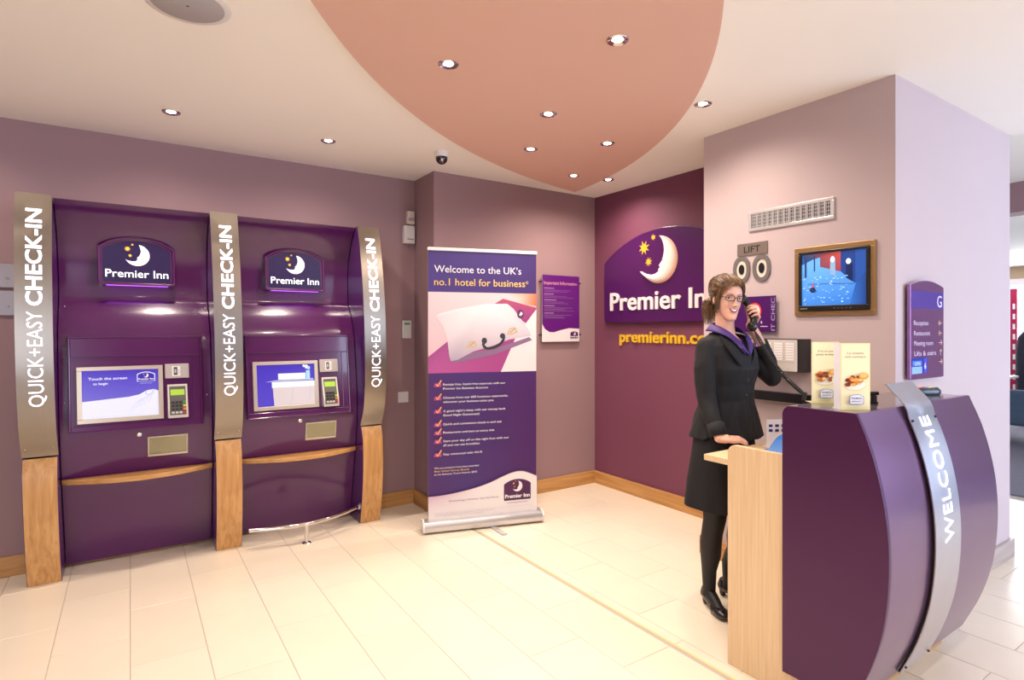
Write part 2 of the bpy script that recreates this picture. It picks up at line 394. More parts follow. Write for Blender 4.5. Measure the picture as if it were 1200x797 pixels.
# floor: slab of grout, individual tiles in running bond, a yellow movement joint
fl = struct('floor', bx(-3.2, 11.6, -3.1, YL+.1, -.06, -.0015), M_GROUT)
TW, TL, G = .2868, .574, .0035
cols = [(i*TW, (i+1)*TW, i) for i in range(-4, 7)] + [(7*TW, 2.030, 7)] + [(2.040, 2.098, 8)] + [(2.098+i*TW, 2.098+(i+1)*TW, 9+i) for i in range(0, 14)]
cache = {}
def solid(x0, x1, y0, y1):
    return False
ntile = 0; stuffb = B()
for (x0, x1, ci) in cols:
    off = (3.167 if ci % 2 else 2.886)
    for k in range(-9, 4):
        y0, y1 = off+k*TL, off+(k+1)*TL
        ym = YL if x0 < 1.9 else YB
        if x0 >= XBE-.02: ym = 4.2
        elif x0 >= 3.5: ym = YB0
        elif x0 >= XB0-.05: ym = YB0 if x0 > 3.25 else YB0
        pieces = [(y0, min(y1, ym))]
        if XB0-.3 < x0 and x0 < XR and y1 > 2.34 and ym == YB0: pieces.append((max(y0, 2.34), min(y1, YB)))
        for a, c in pieces:
            if c-a < .03: continue
            xa, xb = x0+G/2, x1-G/2
            if a >= 2.33: xb = min(xb, XR)
            if xb-xa < .02: continue
            # the ones near the camera's foot or behind it lie outside every likely view
            if c < 0.35 and not (x1 > 1.4): 
                box(stuffb, xa, xb, a+G/2, c-G/2, -.005, 0); continue
            if c < -0.3: box(stuffb, xa, xb, a+G/2, c-G/2, -.005, 0); continue
            key = (round(xb-xa, 4), round(c-a, 4))
            cx, cy = (xa+xb)/2, (a+c)/2
            if key not in cache:
                hx, hy = key[0]/2, (key[1]-G)/2; bv = .0015
                tb = B(); lo = [tb.verts.new((sx*hx, sy*hy, -.005)) for sx, sy in ((-1,-1),(1,-1),(1,1),(-1,1))]
                mi = [tb.verts.new((sx*hx, sy*hy, -.001)) for sx, sy in ((-1,-1),(1,-1),(1,1),(-1,1))]
                hi = [tb.verts.new((sx*(hx-bv), sy*(hy-bv), 0)) for sx, sy in ((-1,-1),(1,-1),(1,1),(-1,1))]
                for p, q in ((lo, mi), (mi, hi)):
                    for i in range(4): tb.faces.new((p[i], p[(i+1)%4], q[(i+1)%4], q[i]))
                tb.faces.new(hi)
                t = obj('tile', tb, M_TILE, fl, loc=(cx, cy, 0)); cache[key] = t
            else:
                t = cache[key].copy(); COL.objects.link(t); t.location = (cx, cy, 0)
            ntile += 1
print('tiles', ntile)
obj('tile_field', stuffb, M_TILE, fl, kind='stuff')
obj('movement_joint', bx(2.0305, 2.0395, -3.0, YB-BT, -.004, -.0004), mat('yellow_sealant', '#d8c98a', 0.6, var=0.04), fl)
struct('trim_carpet', bx(6.25, 11.45, -2.9, 4.2, 0.0, .008), mat('grey_carpet', '#6f6c78', 0.95, var=0.25, vscale=60, bump=0.6, bscale=300))

# ------------------------------------------------------------------ downlights
M_BULB = mat('lamp_glass', '#ffffff', 0.3, emit='#fff0dc', es=22.0)
proto = None
for i, (x, y, raft) in enumerate(DOWNLIGHTS):
    z = CZ-(.018 if raft else 0)
    if proto is None:
        proto = empty('downlight'); 
        obj('trim_ring', lathe(B(), [(.0, .0), (.024, -.0002), (.034, -.0045), (.043, -.006), (.047, -.002), (.047, .0)], 32), M_CHROME, proto, smooth=True)
        obj('lamp', lathe(B(), [(0, -.0075), (.010, -.006), (.020, -.002), (.0235, -.0004)], 24), M_BULB, proto, smooth=True)
        o = proto
    else:
        o = proto.copy(); COL.objects.link(o)
        for ch in list(proto.children):
            if ch.type == 'MESH': c = ch.copy(); COL.objects.link(c); c.parent = o
    o.location = (x, y, z)
    l = bpy.data.lights.new('spot', 'SPOT'); l.energy = SPOT_W; l.color = SPOT_COL; l.spot_size = R(160); l.spot_blend = 1.0; l.shadow_soft_size = .035
    lo = bpy.data.objects.new('spot', l); COL.objects.link(lo); lo.parent = o; lo.location = (0, 0, -.012)
    o['category'] = 'ceiling light'; o['group'] = 'recessed downlights'
    o['label'] = ['lit chrome downlight in the salmon ceiling panel, highest on its left side', 'largest lit downlight in the salmon panel, nearest the camera',
      'lit downlight in the middle of the salmon ceiling panel', 'lit downlight near the left edge of the salmon panel, above the pull-up banner',
      'lit downlight near the right edge of the salmon panel, above the wall sign', 'lit downlight just inside the pointed tip of the salmon panel',
      'lit downlight in the pale ceiling above the left kiosk', 'lit downlight in the pale ceiling above the right kiosk',
      'lit downlight in the pale ceiling just beyond the salmon tip', 'lit downlight in the pale ceiling above the woman on the phone'][i] if i < 10 else 'recessed downlight outside the picture, ' + ('salmon panel, nearer its tip', 'salmon panel, farther from its tip', 'left of the left kiosk', 'in front of the reception desk', 'straight behind the camera', 'left of the camera by the side wall', 'behind the camera by the side wall', 'behind the camera near the right windows')[i-10]
# speaker grille, dome camera
sp = empty('ceiling_speaker', (.178, 2.445, CZ), 0, 'round grey speaker grille in the ceiling at upper left', 'speaker')
obj('grille', lathe(B(), [(0, -.006), (.118, -.006), (.124, -.003), (.124, 0)], 48), mat('grey_mesh', '#a9a4a6', 0.6, bump=0.4, bscale=900, var=0.03), sp, smooth=True)
obj('rim', lathe(B(), [(.124, 0), (.124, -.004), (.140, -.004), (.147, 0)], 48), M_WHITEP, sp, smooth=True)
obj('badge', ball(B(), (0, 0, -.0065), .006, .004, .001), M_BLACK, sp)
dm = empty('dome_camera', (1.775, 3.53, CZ), 0, 'small dome security camera on the ceiling above the wall corner', 'camera')
obj('mount', lathe(B(), [(0, -.035), (.043, -.035), (.048, -.03), (.052, -.006), (.052, 0)], 32), M_WHITEP, dm, smooth=True)
obj('dome', lathe(B(), [(0, -.084)] + [(.041*math.sin(t), -.043-.041*math.cos(t)) for t in (.25, .5, .75, 1.0, 1.25, 1.5)] + [(.041, -.034)], 32), mat('smoked_dome', '#0c0a10', 0.08, coat=1.0, var=0.02), dm, smooth=True)
obj('lens', ball(B(), (-.012, -.028, -.060), .012), M_CHROME, dm, smooth=True)

# ------------------------------------------------------------------ check-in kiosks along the left wall
LEAN = .019
FIN = [(0, .26), (.2, .315), (.42, .348), (.6, .352), (.68, .335), (.715, .318), (.74, .322), (.80, .36), (.90, .398), (1.13, .432), (1.38, .436), (1.6, .425), (1.8, .403), (2.0, .365), (2.15, .325)]
BODY = [(.02, .06), (.2, .10), (.37, .145), (.54, .19), (.69, .225), (.80, .245), (1.0, .245), (1.2, .225), (1.38, .20), (1.50, .15), (1.57, .105), (1.6, .085), (1.77, .08), (1.9, .105), (2.0, .15), (2.08, .21), (2.14, .285)]
def fin(i, X, label):
    w = .152; rt = empty('check_in_pillar', (X, YL, 0), 0, label, 'kiosk pillar', 'curved pillars of the check-in kiosks')
    L_ = lambda x, d, z: (x-LEAN*z, -d, z)
    zs = [k*.03 for k in range(72)]+[2.15]
    prof = [(.001, 0)]+[(interp(FIN, z)-.006, z) for z in zs]+[(.001, 2.15)]
    b = B()
    for x0, x1 in ((0, .014), (w-.014, w)): prism(b, prof, lambda x, d, z: L_(x, d, z), x0, x1)
    obj('side_panel', b, M_EDGE, rt, smooth=True)
    def strip(z0, z1, x0, x1, off, th, m, name, n=60):
        b = B(); pts = [(interp(FIN, z0+(z1-z0)*k/n)+off, z0+(z1-z0)*k/n) for k in range(n+1)]
        prism(b, pts+[(d-th, z) for d, z in pts[::-1]], lambda x, d, z: L_(x, d, z), x0, x1); return obj(name, b, m, rt, smooth=True)
    strip(0.0, .712, .003, w-.003, .000, .012, M_OAKV, 'oak_panel', 40)
    strip(.722, 2.152, -.002, w+.002, .004, .008, M_STEEL, 'steel_strip', 70)
    for sx in (.016, w-.016):
        obj('screw', ball(B(), L_(sx, interp(FIN, .77)+.005, .77), .0035), M_CHROME, rt); obj('screw', ball(B(), L_(sx, interp(FIN, .66)+.001, .66), .0035), M_CHROME, rt)
    # white lettering that climbs the strip and follows its curve
    v1, f1, w1 = text_geo('QUICK+EASY', 0.0, 1.0); v2, f2, w2 = text_geo('CHECK-IN', 0.028, 1.02)
    cap = .068; sy = cap/CAP; z0 = 1.005; L1, L2 = .505, .525
    b = B()
    for vs, fs, s, zb, sg in ((v1, f1, L1/w1, z0, cap), (v2, f2, L2/w2, z0+L1+.03, cap)):
        bv = []
        for tx, ty in vs:
            z = zb+tx*s; x = w/2+cap/2-ty*sy; bv.append(b.verts.new(L_(x, interp(FIN, z)+.0062, z)))
        for f in fs:
            try: b.faces.new([bv[q] for q in f])
            except ValueError: pass
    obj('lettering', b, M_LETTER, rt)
    return rt
fin(0, -.470, 'leftmost steel and oak pillar, QUICK+EASY CHECK-IN lettering, left of both kiosks')
fin(1, .455, 'middle steel and oak pillar between the two purple kiosks')
fin(2, 1.392, 'rightmost steel and oak pillar, on the right of the kiosk with the foot rail')

def kiosk(X, w, label, scr, lean=LEAN):
    rt = empty('check_in_kiosk', (X, YL, 0), 0, label, 'kiosk', 'purple check-in kiosks')
    L_ = lambda x, d, z: (x-lean*z, -d, z)
    c = w/2-.012; e0 = .004
    # body with a curved front, in two shells above and below the oak ledge
    def shell(z0, z1, name, n, m=M_GLOSS):
        pts = [(.002, z0)]+[(interp(BODY, z0+(z1-z0)*k/n), z0+(z1-z0)*k/n) for k in range(n+1)]+[(.002, z1)]
        return obj(name, prism(B(), pts, lambda x, d, z: L_(x, d, z), e0, w-e0), m, rt, smooth=True)
    shell(.555, 2.145, 'body', 90); shell(.02, .528, 'lower_panel', 24)
    b = B(); prism(b, [(.002, .530), (.215, .530), (.215, .553), (.002, .553)], lambda x, d, z: L_(x, d, z), e0, w-e0)
    # bowed oak ledge
    n = 24; top = []
    for k in range(n+1):
        t = k/n; top.append((e0+(w-2*e0)*t, .215+.125*math.sin(PI*t)**.9))
    pts = [(e0, .2)]+top+[(w-e0, .2)]
    prism(b, pts, lambda z, x, d: L_(x, d, z), .528, .556)
    obj('ledge', b, M_OAKH, rt, smooth=True, bevel=.004)
    # module frame with recessed panel
    mx0, mx1, z0, z1 = .045, w-.055, .82, 1.375
    yf = lambda z: .285-.045*(z-.82)/.555      # front plane leans back
    fr = lambda x, z, o=0: L_(x, yf(z)+o, z)
    def slab(x0, x1, za, zb, o0, o1, m, name, par, bev=.002):
        b = B(); v = [b.verts.new(fr(x, z, o)) for o in (o0, o1) for x, z in ((x0, za), (x1, za), (x1, zb), (x0, zb))]
        for f in ((0,1,2,3),(7,6,5,4),(0,4,5,1),(1,5,6,2),(2,6,7,3),(3,7,4,0)): b.faces.new([v[i] for i in f])
        return obj(name, b, m, par, bevel=bev)
    md = slab(mx0, mx1, z0, z1, -.10, -.012, M_GLOSS, 'screen_module', rt)
    b = B(); t = .012
    for x0, x1, za, zb in ((mx0, mx1, z0, z0+t), (mx0, mx1, z1-t, z1), (mx0, mx0+t, z0+t, z1-t), (mx1-t, mx1, z0+t, z1-t)):
        v = [b.verts.new(fr(x, z, o)) for o in (-.013, 0) for x, z in ((x0, za), (x1, za), (x1, zb), (x0, zb))]
        for f in ((0,1,2,3),(7,6,5,4),(0,4,5,1),(1,5,6,2),(2,6,7,3),(3,7,4,0)): b.faces.new([v[i] for i in f])
    obj('module_frame', b, M_GLOSS, md, bevel=.004)
    # the slightly recessed field around the screen: raised surround bars above and below
    slab(mx0+.012, mx1-.012, 1.255, z1-.012, -.014, -.003, M_GLOSS, 'fascia', md, .003)
    slab(mx0+.012, mx1-.012, z0+.012, .862, -.014, -.003, M_GLOSS, 'fascia', md, .003)
    slab(mx1-.055, mx1-.012, .863, 1.254, -.014, -.003, M_GLOSS, 'fascia', md, .003)
    # monitor
    sx0, sx1, sz0, sz1 = .085, .505, .876, 1.198
    bz = B()
    for x0, x1, za, zb in ((sx0, sx1, sz0, sz0+.024), (sx0, sx1, sz1-.022, sz1), (sx0, sx0+.024, sz0+.024, sz1-.022), (sx1-.024, sx1, sz0+.024, sz1-.022)):
        v = [bz.verts.new(fr(x, z, o)) for o in (-.012, .006) for x, z in ((x0, za), (x1, za), (x1, zb), (x0, zb))]
        for f in ((0,1,2,3),(7,6,5,4),(0,4,5,1),(1,5,6,2),(2,6,7,3),(3,7,4,0)): bz.faces.new([v[i] for i in f])
    mf = obj('monitor_bezel', bz, mat('champagne_metal', '#cdbfae', 0.3, metal=0.6, var=0.03), rt, bevel=.002)
    W_, H_ = sx1-sx0-.048, sz1-sz0-.046
    art = Art((0,0,0), (1,0,0), (0,0,1), (0,-1,0), warp=lambda x, y, h: Vector(fr(sx0+.024+x, sz0+.024+y, -.006+h)))
    if scr == 1:
        art.grid(lambda u, v: (u*W_, v*H_, 0), 4, 6, lambda u, v: mixc('#7d74d8', '#4a36c8', v))
        art.poly([(0,0),(W_,0),(W_,H_*.52),(W_*.94,H_*.56),(W_*.84,H_*.54),(W_*.74,H_*.46),(W_*.6,H_*.42),(W_*.4,H_*.40),(0,H_*.36)], '#e9ecff')
        for q in range(5): art.line([(W_*(.62+.06*q), H_*(.12+.04*q)), (W_*(.7+.05*q), H_*(.30+.03*q)), (W_*(.78+.04*q), H_*(.36+.03*q))], .0016, '#b9c3ee')
        art.line([(W_*.84,H_*.54),(W_*.82,H_*.47),(W_*.87,H_*.44),(W_*.92,H_*.49),(W_*.94,H_*.56)], .003, '#a9b0e4')
        art.text('Touch the screen', .030, H_*.80, .016, '#ffffff', width=.185, weight=.01)
        art.text('to begin', .052, H_*.70, .014, '#ffffff', width=.07, weight=.01)
        logo(art, W_-.062, H_*.735, .092, .044, .058, bg='#f0f0ff'); logo(art, W_-.062, H_*.743, .084, .038, .051, bg='#3d2bb0', wt=.015)
        art.text('premierinn.com', W_-.062, H_*.69, .006, '#e0e0ff', width=.06, align='c')
    else:
        art.grid(lambda u, v: (u*W_, v*H_, 0), 4, 6, lambda u, v: mixc('#5646cc', '#4430c0', v))
        art.poly([(W_*.28,0),(W_,0),(W_,H_*.52),(W_*.26,H_*.52)], '#d9cfd4')
        art.poly([(W_*.25,H_*.44),(W_,H_*.44),(W_,H_*.58),(W_*.25,H_*.58)], '#e8f6ff')
        art.poly([(W_*.14,H_*.585),(W_*.98,H_*.60),(W_*.98,H_*.635),(W_*.3,H_*.62)], '#b9c0d8')
        art.poly([(W_*.36,H_*.63),(W_*.84,H_*.63),(W_*.84,H_*.78),(W_*.36,H_*.78)], '#f6f6ff')
        art.rect(W_*.85, H_*.62, W_*.92, H_*.84, '#a8dcf0'); art.ell(W_*.86, H_*.93, .012, .014, '#f0f0ff'); art.ell(W_*.90, H_*.90, .010, .012, '#bfe0f4'); art.ell(W_*.815, H_*.955, .009, .009, '#f6f6ff')
        art.line([(W_*.56,H_*.02),(W_*.60,H_*.2),(W_*.60,H_*.42)], .002, '#b8b0c8'); art.line([(W_*.86,H_*.05),(W_*.91,H_*.2),(W_*.92,H_*.42)], .002, '#b8b0c8')
    art.build('screen', M_SCREEN, mf)
    # card reader head and pin pad
    rx0, rx1 = .516, .645
    cr = slab(rx0, rx1, 1.115, 1.203, -.012, .010, mat('reader_grey', '#b7aca6', 0.4, metal=0.3, var=0.03), 'card_reader', rt, .004)
    art = Art((0,0,0), (1,0,0), (0,0,1), (0,-1,0), warp=lambda x, y, h: Vector(fr(rx0+x, 1.115+y, .0103+h)))
    art.rect(.038, .014, .082, .074, '#e6e2e0'); art.rect(.046, .020, .066, .068, '#3a3636'); art.rect(.050, .032, .060, .056, '#b8b4b2'); art.line([(.070,.025),(.078,.04),(.070,.055)], .002, '#8a8684')
    art.build('reader_label', M_PRINT, cr)
    slab(rx0, rx1, .868, 1.10, -.012, -.007, M_GLOSS, 'pin_pad_well', rt, .001)
    b = B(); pr = [(0, 0), (.05, .0), (.052, .045), (.038, .10), (.024, .16), (.018, .198), (0, .2)]
    prism(b, pr, lambda x, d, z: fr(x, .878+z, d-.008), rx0+.010, rx1-.012)
    pp = obj('pin_pad', b, mat('pin_pad_shell', '#cfc9bf', 0.35, metal=0.4, var=0.03), rt, bevel=.003)
    def padf(t0): # point on the sloped face at height z
        return interp([(0, .05), (.045, .052), (.10, .038), (.16, .024), (.198, .018)], t0)
    art = Art((0,0,0), (1,0,0), (0,0,1), (0,-1,0), warp=lambda x, y, h: Vector(fr(rx0+x, .878+y, padf(y)-.0075+h)))
    art.rect(.022, .018, .108, .185, '#3d3a3c', up=False) if False else None
    art.grid(lambda u, v: (.020+.086*u, .018+.170*v, 0.0005), 1, 12, lambda u, v: lin('#57534f'))
    art.grid(lambda u, v: (.026+.074*u, .135+.034*v, 0.001), 1, 4, lambda u, v: lin('#a4d23c'))
    art.build('keypad_face', M_PRINT, pp)
    for r_ in range(4):
        for c_ in range(4):
            zc, xc = .028+.020*r_, .030+.0205*c_
            P0 = Vector(fr(rx0+xc+.006, .878+zc+.005, padf(zc)-.004))
            kc = ('#2a282c' if c_ < 3 and r_ > 0 else '#cfcac4') if c_ < 3 else ('#b83030', '#d88a30', '#d8c840', '#3a9a40')[r_]
            b = B(); box(b, P0.x-.0075, P0.x+.0075, P0.y-.003, P0.y+.006, P0.z-.006, P0.z+.006)
            obj('key', b, mat('key_'+kc, kc, 0.4), pp)
    # lock, ticket tray
    lk = lambda x, z, o=0: L_(x, interp(BODY, z)+o, z)
    q = Matrix.Translation(lk(w*.49, .785, .0)) @ Matrix.Rotation(R(90), 4, 'X')
    obj('lock', lathe(B(), [(0, .008), (.008, .008), (.013, .005), (.013, -.01)], 20, q), M_CHROME, rt, smooth=True)
    tx0, tx1, tz0, tz1 = .42, .632, .640, .765
    b = B(); t = .008
    for x0, x1, za, zb in ((tx0, tx1, tz0, tz0+.014), (tx0, tx1, tz1-t, tz1), (tx0, tx0+t, tz0+.014, tz1-t), (tx1-t, tx1, tz0+.014, tz1-t)):
        v = [b.verts.new(lk(x, z, o)) for o in (-.004, .010) for x, z in ((x0, za), (x1, za), (x1, zb), (x0, zb))]
        for f in ((0,1,2,3),(7,6,5,4),(0,4,5,1),(1,5,6,2),(2,6,7,3),(3,7,4,0)): b.faces.new([v[i] for i in f])
    tr = obj('ticket_tray', b, M_STEEL2, rt, bevel=.0015)
    b = B(); v = [b.verts.new(lk(x, z, .003)) for x, z in ((tx0+t, tz0+.014), (tx1-t, tz0+.014), (tx1-t, tz1-t), (tx0+t, tz1-t))]; b.faces.new(v)
    obj('tray_flap', b, mat('tray_glass', '#8f8c76', 0.12, metal=0.85, var=0.2, vscale=10), tr)
    # lit logo sign in a moulded frame
    sc_, bz0 = w/2+.003, 1.695
    def signpt(x, y, o): return Vector(L_(sc_+x, .115+.012*(.26-y)/.26+o, bz0+y))
    b = B()
    O1 = [(x, y-.012) for x, y in logo_outline(.400, .225, .300, .02)]; O2 = [(x, y) for x, y in logo_outline(.372, .212, .276, .014)]
    va = [b.verts.new(signpt(x, y, .030)) for x, y in O1]; vb = [b.verts.new(signpt(x, y, .030)) for x, y in O2]
    vc = [b.verts.new(signpt(x, y, -.05)) for x, y in O1]; vd = [b.verts.new(signpt(x, y, .012)) for x, y in O2]; n_ = len(O1)
    for i in range(n_):
        j = (i+1) % n_
        b.faces.new((va[i], va[j], vb[j], vb[i])); b.faces.new((va[i], vc[i], vc[j], va[j])); b.faces.new((vb[i], vb[j], vd[j], vd[i]))
    b.faces.new(vc); b.faces.new(vd)
    sg = obj('sign_housing', b, M_GLOSS, rt, bevel=.004)
    art = Art((0,0,0), (1,0,0), (0,0,1), (0,-1,0), warp=lambda x, y, h: signpt(x, y, .0125+h))
    logo(art, 0, .008, .352, .196, .254, bg='#1d1038', mlo='#fff4e8', mhi='#ffffff', r=.012, wt=.006)
    art.build('sign_face', M_SIGNLIT, sg)
    b = B(); b.faces.new([b.verts.new(signpt(x, -.0125, o)) for x, o in ((-.16, -.03), (.16, -.03), (.16, .012), (-.16, .012))])
    obj('glow_slot', b, mat('violet_glow', '#c070ff', 0.4, emit='#c060ff', es=2.5), sg)
    for sx in (.03, w-.03):
        obj('screw', ball(B(), lk(sx, 1.0, .001), .0045), M_CHROME, rt); obj('screw', ball(B(), lk(sx, 1.55, .001), .0045), M_CHROME, rt)
    return rt
k1 = kiosk(-.318, .773, 'purple check-in kiosk on the left, its screen reading Touch the screen', 1)
k2 = kiosk(.607, .785, 'purple check-in kiosk on the right, with a chrome foot rail below', 2)
# foot rail
b = B(); n = 20; pts = []
for k in range(n+1):
    t = k/n; pts.append((.635+.752*t, 3.985+.085*t*1.2-.12*math.sin(PI*t), .125))
tube(b, pts, .0145, 12)
fr_ = empty('foot_rail', (1.0, 3.93, 0), 0, 'curved chrome foot rail in front of the right kiosk', 'foot rail')
for v in b.verts: v.co -= Vector((1.0, 3.93, 0))
obj('rail', b, M_CHROME, fr_, smooth=True)
P = pts[9]; obj('post', tube(B(), [(P[0]-1.0, P[1]-3.93, 0), (P[0]-1.0, P[1]-3.93, .12)], .013, 16), M_CHROME, fr_, smooth=True)
obj('flange', lathe(B(), [(0, .006), (.024, .006), (.03, 0)], 24, Matrix.Translation((P[0]-1.0, P[1]-3.93, 0))), M_CHROME, fr_, smooth=True)
P = pts[-1]; obj('wall_cup', tube(B(), [(P[0]-1.012, P[1]-3.93, .125), (P[0]-1.0+.004, P[1]-3.93, .125)], .024, 20), M_CHROME, fr_, smooth=True)

# ------------------------------------------------------------------ small fittings on the left wall
def wallbox(name, x0, x1, z0, z1, dep, label, cat, m=M_WHITEP, bev=.005):
    rt = empty(name, ((x0+x1)/2, YL, z0), 0, label, cat); w = (x1-x0)/2
    obj('housing', bx(-w, w, -dep, 0, 0, z1-z0), m, rt, bevel=bev); return rt
o = wallbox('motion_sensor', 1.858, 1.918, 2.262, 2.368, .045, 'cream motion detector high on the wall, above the white alarm box', 'sensor', mat('cream_plastic', '#d8ccc0', 0.4, var=0.02))
obj('lens_window', bx(-.024, .024, -.048, -.04, .025, .055), mat('sensor_lens', '#a79fa6', 0.3, var=0.05), o, bevel=.003)
o = wallbox('alarm_box', 1.828, 1.918, 2.105, 2.25, .05, 'white alarm box under the cream motion detector', 'alarm')
a = Art((-.02, -.0505, .030), (1,0,0), (0,0,1), (0,-1,0)); [a.rect(.008*q, 0, .008*q+.0055, .009, '#303048', up=False) for q in range(7)]; a.build('badge', M_PRINT, o)
o = wallbox('door_controller', 1.822, 1.900, 1.34, 1.485, .022, 'white wall controller with a green display, right of the kiosks', 'controller')
a = Art((0, -.0225, .118), (1,0,0), (0,0,1), (0,-1,0)); a.rect(-.024, -.008, .024, .008, '#4f9a48'); a.build('display', M_PRINT, o)
o = wallbox('switch_plate', 1.790, 1.878, .822, .908, .01, 'square white blank switch plate low on the wall right of the kiosks', 'switch', bev=.002)
obj('rocker', bx(-.012, .012, -.014, -.008, .03, .056), M_WHITEP, o, bevel=.001)
for i, (z0, z1, lb, t) in enumerate(((1.655, 1.79, 'upper grey acrylic plate at the left edge beside the kiosk pillar', 'Toilets'), (1.495, 1.635, 'lower grey acrylic plate at the left edge beside the kiosk pillar', ''))):
    rt = empty('wall_plate', (-.86, YL, z0), 0, lb, 'sign', 'grey plates at the left edge')
    obj('plate', bx(0, .31, -.012, -.006, 0, z1-z0), mat('grey_acrylic', '#8a7c80', 0.25, var=0.03), rt, bevel=.001)
    a = Art((0, -.0122, 0), (1,0,0), (0,0,1), (0,-1,0)); a.text('ts' if i == 0 else 's', .285, .045, .018, '#4a4044', align='r', weight=.01); a.build('lettering', M_PRINT, rt)
    obj('standoff', bx(.05, .06, -.007, 0, .03, .04), M_STEEL2, rt)

# ------------------------------------------------------------------ roll-up banner
bn = empty('roll_up_banner', (2.11, 3.53, 0), R(-16.2), 'tall purple and white pull-up banner with a pillow picture, standing by the corner', 'banner')
b = B(); pr = [(-.05, .012), (-.062, .03), (-.062, .055), (-.045, .080), (-.012, .088), (.012, .088), (.045, .080), (.062, .055), (.062, .03), (.05, .012)]
prism(b, pr, lambda x, y, z: (x, y, z), -.430, .430); obj('base_cassette', b, M_ALU, bn, smooth=True)
for s in (-1, 1):
    b = B(); prism(b, [(p*1.06, .008+(q-.008)*1.04) for p, q in pr], lambda x, y, z: (x, y, z), s*.430, s*.442); obj('end_cap', b, M_WHITEP, bn, bevel=.002)
b = B(); box(b, -.02, .02, -.16, .16, .0, .011, Matrix.Translation((.06, -.06, 0)) @ Matrix.Rotation(R(12), 4, 'Z')); obj('swivel_foot', b, M_ALU, bn, bevel=.003)
obj('top_rail', bx(-.404, .404, -.012, .010, 1.965, 1.988), M_WHITEP, bn, bevel=.003)
obj('support_pole', tube(B(), [(0, .02, .08), (0, .02, 1.97)], .008, 10), M_ALU, bn)
bw, b0, b1 = .800, .085, 1.966
pn = obj('banner_sheet', bx(-bw/2, bw/2, -.001, .001, b0, b1), mat('banner_fabric', '#e9e4e4', 0.45, var=0.01), bn)
A = Art((-bw/2, -.0012, b0), (1,0,0), (0,0,1), (0,-1,0)); H = b1-b0; W_ = bw
zt = lambda v: v/1000.0   # banner height in mm above the sheet's foot
yb = H-.290; ph = H-.859   # photo spans yb (top) .. ph (bottom)
A.grid(lambda u, v: (u*W_, v*H, 0), 6, 12, lambda u, v: mixc(mixc('#3f2a78', '#4a1d66', min(1, abs(u-.35)*2)), '#4b1e5e', .2+.5*v if v < .5 else .2))
A.grid(lambda u, v: (u*W_, yb+(H-yb)*v, 0), 4, 2, lambda u, v: mixc('#453080', '#40246e', u))
# photograph: bed linen, plum throw, pillow with a briefcase handle
A.grid(lambda u, v: (u*W_, ph+(yb-ph)*v, 0), 8, 6, lambda u, v: mixc('#dcbac6', '#e6d0d6', v))
p_ = lambda x, y: (x*W_, ph+(yb-ph)*y)
A.poly([p_(*q) for q in ((0,.20),(.18,.40),(.40,.55),(.82,.50),(.66,0),(0,0))], ['#a2478c', '#a04a8e', '#a04488', '#9c4080', '#a6468c', '#b4549a'])
A.poly([p_(*q) for q in ((.56,.83),(.68,.93),(1.0,.82),(1.0,.78),(.90,.62),(.80,.70))], ['#a84a7c', '#b45070', '#c04a60', '#a8407c', '#98387a', '#a04484'])
A.poly([p_(*q) for q in ((.72,1),(1,1),(1,.84),(.90,.86),(.80,.92))], ['#f0d0c8', '#e87848', '#e06840', '#f0a890', '#f2d4cc'])
A.poly([p_(*q) for q in ((.66,0),(1,0),(1,.80),(.90,.62),(.82,.48))], ['#f2e4e6', '#efe0e4', '#f4e8ea', '#f2e6e8', '#eee0e4'])
A.poly([p_(*q) for q in ((.18,.18),(.30,.22),(.62,.30),(.93,.44),(.96,.40),(.60,.22),(.24,.12))], '#8a6a90')
A.poly([p_(*q) for q in ((.075,.715),(.10,.735),(.28,.80),(.52,.86),(.72,.865),(.78,.80),(.88,.62),(.94,.50),(.945,.455),(.90,.445),(.74,.41),(.58,.33),(.40,.26),(.26,.16),(.20,.145),(.185,.22),(.17,.40),(.13,.58),(.07,.68))],
       ['#e6dde4','#efe6ec','#f4ecf0','#f6eef2','#f0e6ec','#e6dae2','#dccfdb','#d8ccd8','#c8bccb','#cbbfcf','#cfc3d1','#c9bccc','#c3b6c8','#b3a6bb','#b0a4ba','#c6bacb','#dcd0dc','#e2d8e0','#dfd4de'])
A.line([p_(*q) for q in ((.50,.40),(.495,.33),(.53,.295),(.60,.31),(.66,.36),(.69,.42),(.685,.46))], .020, '#2d3038')
A.ell(*p_(.505,.395), .020, .022, '#33363e'); A.ell(*p_(.675,.455), .020, .020, '#33363e')
for cx, cy in ((.385, .33), (.765, .50)):
    A.line([p_(cx-.045, cy-.02), p_(cx-.02, cy+.05), p_(cx+.03, cy+.06), p_(cx+.05, cy+.01), p_(cx, cy-.02), p_(cx-.045, cy-.02)], .008, '#d8bc7a'); A.line([p_(cx-.02, cy), p_(cx+.03, cy+.05)], .006, '#b89850')
A.ell(*p_(.845, .735), .026, .032, '#5a2e5c'); A.poly([p_(*q) for q in ((.83,.72),(.85,.77),(.87,.74),(.85,.71))], '#e8d8e4')
A.text('Welcome to the UK\u2019s', .042, H-.152, .052, '#f0eaf6', width=.64, weight=.004)
A.text('no.1 hotel for business', .042, H-.243, .052, '#f0c874', width=.67, weight=.004); A.text('*', .716, H-.238, .04, '#f0c874')
A.text('', 0, 0, .01, '#ffffff')
